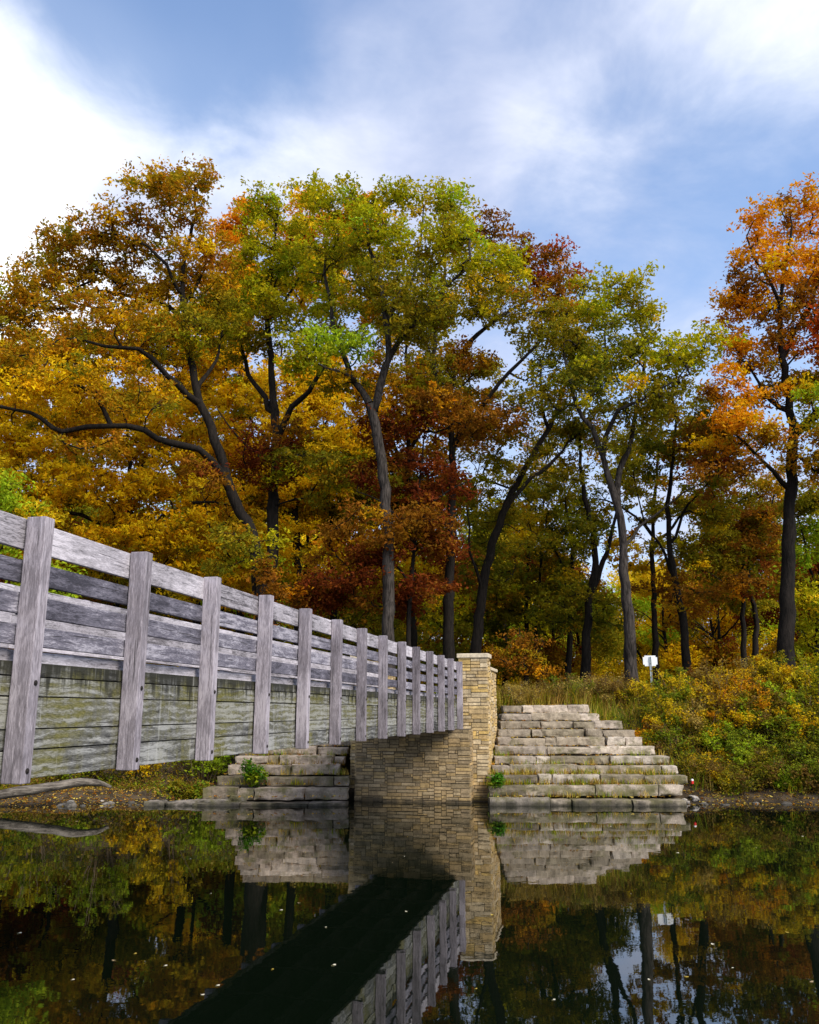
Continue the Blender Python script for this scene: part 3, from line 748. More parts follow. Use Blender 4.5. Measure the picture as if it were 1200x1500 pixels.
# prominent bent trunk, right of centre
TREES.append(tree('oak_tree', 'grey oak with bare bent trunk and olive crown, standing behind the white sign', 'tree', 30.5,
    [([(926, 1010), (922, 900), (914, 800), (904, 742), (890, 692), (868, 630), (846, 592), (830, 540), (826, 480)], .235, .03),
     ([(904, 745), (908, 690, .5), (934, 605, .8), (946, 520, 1), (930, 455, 1), (915, 420, 1)], .12, .02),
     ([(880, 660), (905, 600, -1), (960, 570, -1.5), (1010, 545, -1.8)], .09, .02), ([(850, 598), (880, 540, 1), (890, 470, 1.2)], .08, .02),
     ([(916, 800), (960, 755, 1), (1000, 725, 1.4), (1040, 700, 1.6)], .06, .02)],
    [(915, 420, 44, 28, 'green', 1), (945, 450, 38, 30, 'green', 1), (875, 450, 48, 36, 'green', .6), (835, 490, 40, 34, 'olive'), (905, 510, 70, 42, 'dkgreen', .4), (975, 530, 60, 38, 'green', -1), (1020, 520, 45, 36, 'green', -1.4), (860, 570, 62, 38, 'dkgreen', -.6), (960, 590, 65, 36, 'olive', -1), (900, 640, 55, 30, 'olive', .5, .4), (790, 560, 40, 40, 'olive', .5, .5)], 10, dens=.9, bark='bark_grey'))
TREES.append(tree('oak_tree', 'dark twin limbed tree just left of the bare bent trunk', 'tree', 38,
    [([(856, 1010), (862, 900), (872, 840), (868, 780), (854, 712), (850, 650), (856, 600)], .24, .04), ([(870, 862), (888, 808, .6), (905, 752, 1), (912, 690, 1.2)], .14, .03)],
    [(850, 630, 60, 36, 'olive', 0, .8), (825, 690, 50, 32, 'olive', 0, .6), (905, 680, 45, 30, 'olive', 1, .5), (845, 790, 45, 34, 'dkgreen', -.6, .5), (880, 900, 50, 36, 'dkgreen', .6, .7), (830, 880, 40, 40, 'olive', .6, .7)], 11))
TREES.append(tree('oak_tree', 'slim dark trunk with deep green leaves beside the orange sapling', 'tree', 42,
    [([(832, 1010), (836, 900), (838, 800), (830, 740), (822, 690)], .18, .03), ([(837, 850), (805, 790), (800, 740)], .06, .02)],
    [(815, 790, 45, 50, 'dkgreen'), (800, 720, 40, 40, 'dkgreen', 0, .7), (850, 740, 30, 40, 'dkgreen', .5, .5), (820, 880, 50, 45, 'dkgreen', .5)], 12))
TREES.append(tree('oak_tree', 'thin crooked tree with dark curved stem, right of the white sign', 'tree', 35.5,
    [([(1013, 1020), (1000, 900), (986, 830), (980, 760), (984, 690), (990, 620), (985, 570)], .20, .03), ([(990, 850), (955, 780, .5), (930, 720, .8)], .07, .02), ([(984, 800), (1010, 740, -.5), (1040, 700, -.8)], .07, .02)],
    [(1000, 610, 60, 36, 'olive'), (1040, 660, 60, 40, 'rust', -.6), (960, 660, 45, 32, 'dkgreen', .4, .7), (1050, 740, 60, 36, 'olive', -.6), (930, 700, 40, 30, 'olive', .6, .5), (990, 880, 60, 40, 'rust', .8, .6)], 13))
# big orange oak at the right edge
TREES.append(tree('oak_tree', 'huge bright orange oak with thick dark trunk at the right edge', 'tree', 30.5,
    [([(1150, 1040), (1153, 900), (1156, 780), (1160, 690), (1165, 640), (1152, 560), (1142, 470), (1150, 390), (1160, 330)], .31, .04),
     ([(1165, 645), (1200, 600, -.5), (1260, 560, -1), (1310, 520, -1)], .18, .03), ([(1158, 610), (1110, 560, .8), (1080, 520, 1)], .11, .02), ([(1158, 720), (1110, 660, -.8), (1070, 620, -1.2)], .10, .02),
     ([(1148, 520), (1190, 450, .6), (1210, 380, .8)], .10, .02), ([(1145, 440), (1110, 380, -.4), (1095, 340, -.5)], .07, .02), ([(1162, 660), (1200, 690, -1), (1240, 700, -1.4)], .08, .02)],
    [(1170, 312, 62, 30, 'orange', .5), (1115, 340, 42, 26, 'orange'), (1075, 415, 36, 18, 'rust'), (1140, 385, 62, 34, 'orange', -.4), (1200, 380, 60, 45, 'orange', .8), (1115, 445, 60, 32, 'orange', .4), (1180, 455, 60, 38, 'rust', 0), (1205, 490, 26, 40, 'red', -1.2), (1110, 510, 62, 36, 'orange', .6), (1080, 570, 55, 32, 'orange', -.3), (1150, 560, 60, 36, 'rustolive', .8), (1070, 630, 55, 28, 'orange', -1), (1130, 640, 60, 30, 'rustolive', -.8, .8), (1200, 600, 50, 36, 'green', -1), (1250, 520, 70, 60, 'orange'), (1220, 660, 60, 40, 'rustolive', -.8), (1280, 400, 80, 70, 'orange', .6), (1060, 700, 55, 30, 'rust', -.6, .8)], 14))
TREES.append(tree('oak_tree', 'pair of close dark stems with rusty leaves, left of the huge orange oak', 'tree', 40,
    [([(1092, 1020), (1090, 920), (1088, 820), (1085, 740)], .17, .04), ([(1110, 1030, .3), (1108, 920, .3), (1099, 830, .2), (1110, 750, 0)], .17, .04)],
    [(1085, 780, 62, 40, 'rust'), (1130, 780, 45, 40, 'olive'), (1040, 820, 50, 40, 'olive'), (1090, 860, 50, 26, 'rust', -.6, .6), (1110, 720, 60, 40, 'rustolive')], 15))
TREES.append(tree('maple_tree', 'green leaved young tree at the right edge behind the orange oak', 'tree', 33,
    [([(1200, 1020), (1198, 920), (1204, 820), (1210, 740)], .13, .03), ([(1199, 870), (1180, 800), (1170, 760)], .05, .02)],
    [(1195, 800, 50, 36, 'brightgreen', -.6), (1190, 870, 45, 36, 'green', -.8), (1230, 760, 60, 50, 'green'), (1180, 730, 40, 30, 'olive'), (1215, 930, 50, 36, 'green')], 16))
TREES.append(tree('maple_tree', 'slender small tree with bare forked stem right of the stone pillar', 'tree', 43,
    [([(787, 1000), (786, 920), (792, 840), (795, 760), (800, 690), (806, 640)], .09, .02), ([(788, 900), (815, 860), (825, 830)], .04, .015), ([(793, 810), (775, 770), (770, 720)], .04, .015)],
    [(800, 720, 34, 40, 'olive', 0, .5), (770, 780, 40, 36, 'yellow', .6, .8), (820, 820, 36, 30, 'gold', 1, .8), (760, 870, 45, 40, 'olive', .8), (790, 650, 34, 28, 'olive', 0, .5)], 17))
TREES.append(tree('maple_tree', 'green crowned tree cut off by the left edge, beside the leaning oak', 'tree', 30,
    [([(-150, 960), (-150, 800), (-145, 650), (-140, 500), (-130, 420)], .24, .04), ([(-145, 600), (-80, 520), (-20, 450)], .10, .02)],
    [(-30, 430, 36, 36, 'green'), (-90, 400, 70, 60, 'green'), (-60, 500, 60, 36, 'green'), (-160, 480, 90, 80, 'green')], 18))
TREES.append(tree('maple_tree', 'yellow green small tree at the left edge above the railing', 'tree', 28.5,
    [([(-20, 960), (-16, 860), (-8, 780), (-4, 720)], .09, .02), ([(-12, 820), (30, 770), (55, 740)], .04, .015)],
    [(5, 730, 55, 28, 'brightgreen'), (40, 750, 45, 24, 'yellow'), (-30, 700, 50, 40, 'yellow'), (60, 860, 60, 36, 'brightgreen'), (-20, 790, 60, 30, 'brightgreen')], 19, leaf=.15))
TREES.append(tree('oak_tree', 'tall brown gold oak filling the gap behind the grey centre trunk', 'tree', 42,
    [([(606, 1000), (604, 850), (600, 700), (596, 560), (600, 440)], .22, .04), ([(601, 700), (560, 620, .5), (530, 570, .8)], .1, .03), ([(600, 660), (650, 590, -.5), (690, 550, -.8)], .1, .03)],
    [(590, 560, 80, 50, 'rustolive'), (540, 640, 70, 50, 'gold'), (640, 620, 60, 50, 'rustolive'), (600, 470, 80, 45, 'olive'), (520, 720, 70, 50, 'olive'), (690, 560, 50, 40, 'olive'), (620, 720, 60, 50, 'rust'), (560, 820, 80, 50, 'gold')], 21, leaf=.19))
TREES.append(tree('maple_tree', 'golden brown maple behind the low limb of the leaning oak', 'tree', 44,
    [([(290, 1000), (288, 850), (280, 700), (270, 560), (262, 470)], .22, .04), ([(282, 720), (220, 640), (170, 580)], .1, .03)],
    [(260, 480, 80, 50, 'gold'), (170, 500, 90, 50, 'rustolive'), (80, 520, 80, 45, 'gold'), (210, 570, 90, 45, 'gold'), (300, 560, 60, 50, 'gold'), (110, 590, 80, 40, 'gold'), (310, 660, 60, 60, 'olive'), (10, 540, 80, 50, 'gold'), (320, 780, 60, 60, 'gold')], 22, leaf=.19))
TREES.append(tree('oak_tree', 'olive crowned oak closing the gap right behind the bare bent trunk', 'tree', 41,
    [([(962, 1010), (960, 900), (956, 800), (962, 700), (968, 620)], .17, .04), ([(957, 800), (1010, 740, .5), (1040, 710, .8)], .08, .03), ([(958, 780), (905, 740, -.5), (870, 730, -.8)], .07, .03)],
    [(960, 650, 75, 45, 'olive'), (1030, 700, 70, 45, 'rustolive'), (920, 720, 60, 40, 'olive', 0, .8), (1000, 770, 70, 40, 'olive'), (1060, 640, 50, 45, 'rustolive'), (940, 810, 60, 34, 'gold', .5, .8), (870, 760, 50, 36, 'olive', .5, .7), (1060, 860, 60, 45, 'olive')], 23, leaf=.19, dens=.5))
TREES.append(tree('oak_tree', 'olive oak low between the leaning trunk and the twin limbed tree', 'tree', 45,
    [([(770, 1000), (772, 880), (775, 780), (770, 690)], .15, .04), ([(774, 800), (820, 750), (840, 720)], .07, .03)],
    [(775, 700, 60, 45, 'olive', 0, .8), (830, 760, 50, 40, 'olive', 0, .7), (720, 760, 50, 40, 'dkgreen'), (780, 850, 70, 45, 'olive'), (740, 900, 60, 40, 'dkgreen')], 24, leaf=.19, dens=.5))
# rusty sapling and shrubs right behind the stairs
TREES.append(tree('maple_sapling', 'small rust orange maple sapling just right of the stone pillar', 'tree', 29.5,
    [([(772, 1030), (770, 990), (766, 950), (762, 920)], .045, .012), ([(770, 985), (790, 955), (800, 940)], .02, .008)],
    [(765, 940, 26, 16, 'rust'), (775, 965, 28, 16, 'rustolive'), (748, 962, 20, 18, 'rust'), (788, 985, 22, 12, 'rust')], 20, leaf=.10, crad=.32, spray=.11, dens=.9))

# far wood: individual trees sharing a few meshes
VAR = []
def far_variant(seed, pal_list, h, wd, low):
    rng = np.random.default_rng(seed)
    limbs = [(np.array([(0, 0, -.2), (rng.normal() * .2, rng.normal() * .2, h * .3), (rng.normal() * .5, rng.normal() * .5, h * .6), (rng.normal() * .6, rng.normal() * .6, h * .92)]), .018 * h, .03)]
    for q in range(6):
        z = h * rng.uniform(.25, .7); a = rng.uniform(0, 6.28); l = wd * rng.uniform(.5, .85)
        limbs.append((np.array([(0, 0, z), (math.cos(a) * l * .5, math.sin(a) * l * .5, z + l * .45), (math.cos(a) * l, math.sin(a) * l, z + l * .7)]), .007 * h, .02))
    cl = []
    for q in range(13):
        f = rng.uniform(low, 1); z = h * f; rad = wd * math.sqrt(max(.05, 1 - ((f - .55) / .52) ** 2))
        a = rng.uniform(0, 6.28); l = rad * rng.uniform(.2, .75)
        c = np.array([math.cos(a) * l, math.sin(a) * l, z * .95])
        pal = pal_list[rng.integers(0, len(pal_list))]
        for p in sample_blob(c, np.array([wd * .42, wd * .42, h * .10]), 15, rng): cl.append((p, pal, rng.uniform(.6, 1.3)))
    (V, F), (LV, LF, LC) = build_tree(limbs, cl, rng, leaves=105, leaf=.24, crad=.85, spray=.24, twigs=False)
    return np_mesh('trunk', V, F, None, True), np_mesh('crown', LV, LF, LC), h
KINDS = [('yellow', [far_variant(101, ['yellow', 'gold', 'yellow'], 13, 4.2, .14), far_variant(102, ['yellow', 'brightgreen', 'gold'], 10, 3.8, .1)], 'distant yellow tree in the woodland behind the big trunks'),
         ('gold', [far_variant(103, ['gold', 'rustolive', 'gold'], 14, 4.4, .14)], 'distant orange gold tree in the woodland behind the big trunks'),
         ('olive', [far_variant(104, ['olive', 'green', 'dkgreen'], 15, 4.6, .12), far_variant(105, ['olive', 'olive', 'yellow'], 11, 4.0, .1)], 'distant olive green tree in the woodland behind the big trunks'),
         ('rust', [far_variant(106, ['rust', 'rustolive', 'maroon'], 11, 3.8, .1)], 'distant rusty red tree in the woodland behind the big trunks')]
for _, vs, _l in KINDS:
    for (tm, cm, h) in vs:
        tm.materials.append(M['bark_dark']); cm.materials.append(M['leaf'])
rf = random.Random(77)
far = []
for row, (Y0, n) in enumerate(((47, 17), (58, 20), (72, 24), (95, 30))):
    for i in range(n):
        X = (-.62 + 1.24 * (i + rf.uniform(.15, .85)) / n) * Y0
        far.append((X, Y0 + rf.uniform(-4, 4), rf.choice([0, 0, 1, 2, 2, 2, 3, 2]) if row else rf.choice([0, 2, 2, 2, 3])))
ZONES = [(60, 'above the left end of the railing'), (180, 'left of the second bridge post'), (310, 'between the second and third bridge posts'), (390, 'behind the leaning oak trunk'), (470, 'right of the dark forked oak'),
         (570, 'just left of the grey centre trunk'), (655, 'between the grey centre trunk and the dark straight oak'), (735, 'directly behind the stone pillar'), (800, 'above the rust orange sapling'), (870, 'behind the twin limbed tree'),
         (930, 'behind the bare bent trunk'), (1000, 'right of the white sign'), (1080, 'between the crooked tree and the paired stems'), (1150, 'behind the paired dark stems'), (9999, 'beyond the huge orange oak')]
DEPTH = ['front', 'second', 'third', 'farthest']
for X, Y, k in far:
    name, vs, lab = KINDS[k]
    tm, cm, h = rf.choice(vs)
    px = 600 + 1290 * X / Y
    row = 0 if Y < 52 else 1 if Y < 65 else 2 if Y < 81 else 3
    s = rf.uniform(.85, 1.15) * (1.25 if row == 3 else 1) * (.72 + .28 * min(1, (Y - 45) / 30))
    if 690 < px < 1080: s *= .92
    elif px < 560: s *= 1.2
    adj = {'yellow': 'bright yellow', 'gold': 'orange gold', 'olive': 'olive green', 'rust': 'rusty red'}[name]
    zone = next(z for lim, z in ZONES if px < lim)
    lab = '%s tree %s, %s row' % (adj, zone, DEPTH[row])
    e = empty('woodland_tree', (X, Y, ground(X, Y) - .1), lab, 'tree', 'distant ' + name + ' trees', rz=rf.uniform(0, 6.28))
    e.scale = (s * rf.uniform(.9, 1.15), s * rf.uniform(.9, 1.15), s)
    link('trunk', tm, None, e); link('crown', cm, None, e)

same = {}
for o in list(COL.objects):
    if o.name.startswith('woodland_tree'): same.setdefault(o['label'], []).append(o)
for lab, os_ in same.items():
    if len(os_) > 1:
        os_.sort(key=lambda o: o.location.x / o.location.y)
        names_ = ['left one: ', 'right one: '] if len(os_) == 2 else ['left one: ', 'middle one: ', 'right one: '] if len(os_) == 3 else [''] * len(os_)
        for o, nm in zip(os_, names_): o['label'] = nm + lab
# ------------------------------------------------------------------ shrubs and weeds on the banks
def shrub(name, label, cat, px, Y, h, wd, pals, seed, leaf=.07, stems=16, per=150, upright=.4, group='shrubs on the right bank', x=None, aspect=.5, bare=.15, stem_mat='stem', spread=.055):
    rng = np.random.default_rng(seed)
    X = x if x is not None else at(px, 1060, Y)[0]
    base = np.array([X, Y, ground(X, Y) - .03])
    tubes, P, Cc = [], [], []
    for s in range(stems):
        a = rng.uniform(0, 6.28); l = wd * math.sqrt(rng.uniform(.02, 1)); hh = h * rng.uniform(.6, 1.08) * (1 - .25 * (l / wd) ** 2)
        b0 = np.array([math.cos(a) * l * .35, math.sin(a) * l * .35, 0]); tip_ = np.array([math.cos(a) * l, math.sin(a) * l, hh])
        mid = b0 * (1 - .5) + tip_ * .5 + np.array([0, 0, hh * (.12 + .1 * upright)]) + rng.normal(size=3) * .05
        path = np.array([b0, b0 * .5 + mid * .5 + np.array([0, 0, hh * .05]), mid, mid * .5 + tip_ * .5 + np.array([0, 0, .03 * hh]), tip_])
        path[:, 2] -= (ground(base[0], base[1]) - np.array([max(ground(base[0] + q[0], base[1] + q[1]), ground(base[0], base[1]) - .6) for q in path])) * .8
        tubes.append(tube(path, np.linspace(.012, .004, 5) * (.6 + h * .35), 4))
        pal = pals[rng.integers(0, len(pals))]
        nb_ = max(4, int(per / 16))
        for q in range(nb_):                      # side shoots with leaves
            u = rng.uniform(bare, 1) ** .8 * 3.999; i = int(u); f = u - i
            p = path[i] * (1 - f) + path[i + 1] * f
            d = rng.normal(size=3) * np.array([1, 1, .45]); d /= np.linalg.norm(d)
            ln = wd * rng.uniform(.12, .34) * (1.15 - u / 5) + .04
            e = p + d * ln + np.array([0, 0, ln * .35])
            tubes.append(tube(np.array([p, p * .5 + e * .5 + np.array([0, 0, .02]), e]), [.004, .003, .002], 3))
            k = 16; tt = rng.uniform(.25, 1.08, k)[:, None]
            P.append(p + (e - p) * tt + rng.normal(size=(k, 3)) * spread)
            base_c = pal_cols(pal, 1, rng); Cc.append((base_c * .6 + pal_cols(pal, k, rng) * .4) * .74)
    V, F = join(tubes); P = np.vstack(P); Cc = np.vstack(Cc)
    LV, LF, LC = leaf_quads(P, leaf, Cc, rng, up=.8, aspect=aspect)
    e = empty(name, base, label, cat, group)
    link('stem', np_mesh('stem', V, F, None, True), M[stem_mat], e)
    link('foliage', np_mesh('foliage', LV, LF, LC), M['weed'], e)
    return e

SH = [ # label, px, Y, height, width, palettes, leaf, stems, per
 ('dry brown weed clump behind the left end of the top stone step', 770, 27.2, .95, .75, ['brown', 'tan'], .045, 22, 110),
 ('tan dry grassy weed clump behind the middle of the top stone step', 835, 27.3, 1.05, .8, ['tan', 'brown', 'weedgreen'], .045, 24, 110),
 ('brown feathery weed clump rising above the right end of the top step', 895, 27.4, 1.25, .9, ['brown', 'brown', 'tan'], .05, 26, 120),
 ('yellow green goldenrod clump directly below the white sign', 945, 26.7, .85, .8, ['weedgreen', 'yellow', 'brown'], .06, 24, 130),
 ('tall yellow green bush just right of the white sign', 995, 26.4, 1.35, .8, ['yellow', 'weedgreen', 'yellow'], .07, 20, 150),
 ('small vivid orange shrub hanging over the right ends of the upper steps', 948, 25.2, .62, .42, ['orange', 'gold'], .075, 12, 110),
 ('low olive weed patch right of the middle steps', 985, 24.9, .75, .75, ['olive', 'weedgreen', 'brown'], .06, 20, 120),
 ('pale orange bush high in the middle of the right bank', 1065, 26.2, 1.55, 1.15, ['orange', 'brown', 'gold', 'rustolive'], .06, 26, 150),
 ('golden orange bush right of centre on the right bank', 1020, 25.4, 1.1, .9, ['gold', 'tan', 'olive'], .06, 22, 140),
 ('bushy green shrub low in the middle of the right bank', 1075, 24.7, .95, .9, ['weedgreen', 'olive', 'brightgreen'], .07, 22, 150),
 ('leafy bright green shrub halfway up the bank below the orange oak', 1130, 25.3, 1.2, .95, ['weedgreen', 'brightgreen', 'olive'], .08, 22, 150),
 ('yellow leaved sapling clump in front of the orange oak trunk', 1145, 26.6, 1.9, .8, ['yellow', 'gold', 'olive'], .085, 16, 140),
 ('green and yellow shrub at the right edge of the upper bank', 1195, 26.3, 1.9, 1.1, ['weedgreen', 'yellow', 'green'], .075, 24, 150),
 ('dark green bramble overhanging the mud at the right edge', 1190, 24.4, 1.1, 1.1, ['weedgreen', 'dkgreen', 'olive'], .07, 26, 150),
 ('brownish bramble overhanging the muddy shore mid right', 1120, 24.0, .75, .95, ['olive', 'brown', 'weedgreen'], .06, 24, 140),
 ('low tangled bramble beside the lowest right step ends', 1035, 24.0, .65, .8, ['olive', 'brown', 'gold'], .055, 22, 130),
 ('pale seed headed tall weeds left of the orange oak trunk', 1100, 27.2, 1.75, .75, ['tan', 'gold', 'tan'], .055, 18, 90),
 ('fluffy cream seed heads standing on bare stalks above the orange bush', 1050, 27.0, 1.6, .6, ['tan', 'yellow'], .05, 14, 80),
 ('wide golden bush above the bramble on the mid right bank', 1095, 25.6, 1.25, 1.0, ['gold', 'orange', 'olive', 'brown'], .07, 24, 150),
 ('dark leaved thicket overhanging the mud right of the red and white can', 1075, 23.75, .7, .9, ['dkgreen', 'olive', 'brown'], .065, 24, 150),
 ('dark bramble mound at the waterline in the far right corner', 1180, 23.7, .75, .9, ['dkgreen', 'weedgreen', 'brown'], .07, 24, 150),
 ('yellow green weed clump crowding the right ends of the middle steps', 972, 25.6, .9, .6, ['yellow', 'weedgreen', 'olive'], .06, 20, 130),
 ('tall rusty weed clump behind the golden orange bush', 1030, 27.0, 1.5, .8, ['brown', 'rust', 'tan'], .055, 24, 120),
 ('olive bush filling the bank between the orange bush and right edge', 1165, 25.3, 1.2, 1.0, ['olive', 'gold', 'weedgreen'], .07, 24, 150),
]
for i, (lab, px, Y, h, wd, pals, lf, st, per) in enumerate(SH):
    shrub('shrub', lab, 'shrub', px, Y, h * (.82 if Y > 26.1 else .96), wd * 1.08, pals, 300 + i, lf * 1.12, int(st * 1.25), int(per * 1.25))
for i, (lab, px, Y, h, wd, pals) in enumerate([
    ('bright fern green plant low at the waterline of the right bank', 1135, 23.6, .42, .4, ['fern', 'brightgreen']),
    ('green leafy plant growing on the left stone steps', 372, 22.95, .42, .34, ['fern', 'brightgreen']),
    ('small green tuft beside the pillar foot on the lower right steps', 728, 22.85, .16, .16, ['fern', 'weedgreen'])]):
    e = shrub('leafy_plant', lab, 'plant', px, Y, h, wd, pals, 360 + i, .085, 12, 90, group=None, bare=.05)
    if i: e.location.z = {1: .47, 2: .46}[i]
# left bank growth, seen under the bridge and in the water
LB = [('low green shrub on the left bank between the first and second bridge posts', 120, 24.6, .9, .9, ['weedgreen', 'brightgreen', 'olive']), ('low olive shrub at the left edge of the left bank', 20, 24.4, 1.0, 1.0, ['weedgreen', 'olive', 'gold']), ('low olive brown weeds beside the left stone steps', 290, 24.6, .45, .6, ['olive', 'brown', 'weedgreen']), ('yellow orange shrub on the left bank seen under the bridge', 205, 25.2, 1.2, .9, ['gold', 'yellow', 'olive']), ('green bush on the left bank behind the third bridge post', 300, 26, 1.5, 1.0, ['weedgreen', 'brightgreen']),
      ('leafy green thicket on the left bank behind the first bridge post', 60, 26.0, 1.9, 1.3, ['weedgreen', 'green']), ('dark green thicket on the left bank behind the second bridge post', 160, 27, 2.1, 1.3, ['brightgreen', 'weedgreen', 'dkgreen']),
      ('golden shrub at the top of the left bank behind the railing', 250, 27.5, 1.8, 1.2, ['gold', 'olive', 'yellow']), ('rusty bush at the far left edge of the left bank', -60, 26, 2.0, 1.4, ['rust', 'olive', 'gold'])]
for i, (lab, px, Y, h, wd, pals) in enumerate(LB):
    shrub('shrub', lab, 'shrub', px, Y, h, wd, pals, 330 + i, .09, 22, 130, group='shrubs on the left bank')

# low undergrowth, grass and leaf litter that nobody could count
rng = np.random.default_rng(55)
def scatter(n, x0, x1, y0, y1, keep):
    X = rng.uniform(x0, x1, n); Yy = rng.uniform(y0, y1, n)
    ok = np.array([keep(a, b) for a, b in zip(X, Yy)])
    X, Yy = X[ok], Yy[ok]
    Z = np.array([ground(a, b) for a, b in zip(X, Yy)])
    return np.stack([X, Yy, Z], 1)
def step_right(y):
    k = min(10, max(0, (y - 22.38) / .375)); return np.interp(k, range(11), [px2x(q, i) for i, q in enumerate([1001, 998, 1006, 992, 981, 961, 943, 932, 914, 882, 867])])
def on_bank(a, b):
    d = b - shore(a)
    if a > 1.5: return (a > step_right(b) + .05 or b > 26.6) and d > .9 + .5 * math.sin(a * 3)
    return a < lw[0] - .2 and d > 1.7 + .6 * math.sin(a * 2.1) or b > 27.2
G = scatter(8200, -16, 17, 22.6, 30, on_bank)
P, Cc = [], []
for g in G:
    k = int(rng.integers(8, 18)); h = rng.uniform(.08, .42)
    pal = ['weedgreen', 'olive', 'brown', 'olive', 'weedgreen', 'tan', 'brightgreen'][int((mnoise.noise(Vector((g[0] * .9, g[1] * .9, 2))) * .5 + .5) * 6.99 + rng.normal() * .7) % 7]
    P.append(g + rng.normal(size=(k, 3)) * np.array([.14, .14, 0]) + np.stack([0 * np.zeros(k), np.zeros(k), rng.uniform(.0, 1, k) * h], 1)); Cc.append(pal_cols(pal, k, rng) * .68)
P = np.vstack(P); Cc = np.vstack(Cc)
LV, LF, LC = leaf_quads(P, .08, Cc, rng, up=.8)
tag(link('undergrowth', np_mesh('undergrowth', LV, LF, LC), M['weed']), 'low mixed weeds and fallen leaves covering the grassy banks', 'undergrowth', kind='stuff')
# grass blades
def blades(G, hmin, hmax, pals, per, spread):
    Vv, Cc = [], []
    for g in G:
        pal = pals[int(rng.integers(0, len(pals)))]
        n = per; b = g + rng.normal(size=(n, 3)) * np.array([spread, spread, 0])
        lean = rng.normal(size=(n, 3)) * np.array([.28, .28, 0]); h = rng.uniform(hmin, hmax, n)[:, None]
        tip_ = b + np.array([0, 0, 1.]) * h + lean * h; mid = b + np.array([0, 0, .6]) * h + lean * h * .35
        sd = rng.normal(size=(n, 3)); sd[:, 2] = 0; sd /= np.linalg.norm(sd, axis=1)[:, None]; wv = sd * .006
        q = np.stack([b - wv, b + wv, mid + wv * .8, mid - wv * .8], 1); q2 = np.stack([mid - wv * .8, mid + wv * .8, tip_ + wv * .1, tip_ - wv * .1], 1)
        Vv.append(np.concatenate([q, q2], 1).reshape(-1, 3)); Cc.append(np.repeat(pal_cols(pal, n, rng), 8, axis=0))
    Vv = np.vstack(Vv); return Vv, np.arange(len(Vv)).reshape(-1, 4), np.vstack(Cc)
Gt = scatter(620, 2.5, 12, 26.45, 29, lambda a, b: mnoise.noise(Vector((a * 1.5, b * 1.5, 8))) > -.08)
V1 = blades(Gt, .15, .72, ['tan', 'brown', 'brown', 'brown', 'olive', 'brown', 'weedgreen'], 16, .13)
Gs = []
for k, pr in ((1, 1.4), (2, 1.5), (3, .5), (0, .3), (4, .2)):
    for q in range(int(60 * pr)):
        x = rng.uniform(1.95, px2x(990, k)); Gs.append((x, STEP_Y[k] + rng.uniform(.2, .4) , STEP_Z[k] - .02))
for q in range(50):
    k = int(rng.integers(1, 5)); Gs.append((rng.uniform(lw[k], rr_[k]), STEP_Y[k] + rng.uniform(.2, .4), STEP_Z[k] - .02))
V2 = blades(np.array(Gs), .05, .20, ['weedgreen', 'tan', 'olive', 'brown'], 14, .07)
Gr = scatter(900, 2.4, 16, 23.3, 27, lambda a, b: on_bank(a, b))
V3 = blades(Gr, .15, .6, ['weedgreen', 'tan', 'olive'], 14, .10)
allV = np.vstack([V1[0], V2[0], V3[0]]); allC = np.vstack([V1[2], V2[2], V3[2]])
tag(link('bank_grass', np_mesh('bank_grass', allV, np.arange(len(allV)).reshape(-1, 4), allC), M['weed']), 'tan and green grass on the bank top and between the steps', 'grass', kind='stuff')
def litter_ok(a, b):
    d = b - shore(a)
    if -1.9 < a < 1.9 and d < 4: return False
    if a > 1.9: return a > step_right(b) + .05 and -.1 < d < 1.9
    return a < lw[0] + .3 and -.1 < d < 3.2
SL = []
for k in range(11):
    for xa, xb in ((1.95, px2x(985 - 12 * k, k)), (lw[k], rr_[k])):
        for q in range(int((xb - xa) * 15)):
            SL.append((rng.uniform(xa, xb), STEP_Y[k] + rng.uniform(.05, .38), STEP_Z[k] + .006))
SL = np.array(SL)
L_ = scatter(21000, -14, 16, 21.8, 25.8, litter_ok)
L_ = L_[(L_[:, 2] > .01) | (rng.uniform(size=len(L_)) < .35)]; L_[:, 2] = np.maximum(L_[:, 2] + .012, .006); L_ = np.vstack([L_, SL])
LV, LF, LC = leaf_quads(L_, .075, np.where(rng.uniform(0, 1, (len(L_), 1)) < .35, pal_cols('tan', len(L_), rng, .3), np.where(rng.uniform(0, 1, (len(L_), 1)) < .4, pal_cols('rust', len(L_), rng, .3), pal_cols('brown', len(L_), rng, .3) * 1.4)), rng, up=3.0)
tag(link('leaf_litter', np_mesh('leaf_litter', LV, LF, LC), M['weed']), 'brown fallen leaves lying along the muddy shore', 'fallen leaves', kind='stuff')

# ------------------------------------------------------------------ shore rocks, log, floating leaves
def rock_mesh(seed, col):
    bm = bmesh.new(); bmesh.ops.create_icosphere(bm, subdivisions=3, radius=1)
    for v in bm.verts:
        n_ = mnoise.noise(v.co * 1.3 + Vector((seed, 0, 0))) * .35 + mnoise.noise(v.co * 3.1 + Vector((0, seed, 0))) * .14
        v.co *= 1 + n_
        v.co.z = max(-.5, v.co.z)
    me = bpy.data.meshes.new('shore_rock'); bm.to_mesh(me); bm.free()
    a = me.color_attributes.new('col', 'FLOAT_COLOR', 'POINT'); a.data.foreach_set('color', np.tile(np.array([*col, 1], dtype=np.float32), len(me.vertices)))
    me.materials.append(M['rock']); return me
rms = [rock_mesh(s, c) for s, c in ((1.3, (.33, .30, .27)), (5.1, (.42, .38, .34)), (9.7, (.25, .22, .19)), (14.2, (.48, .44, .39)))]
rr = random.Random(8)
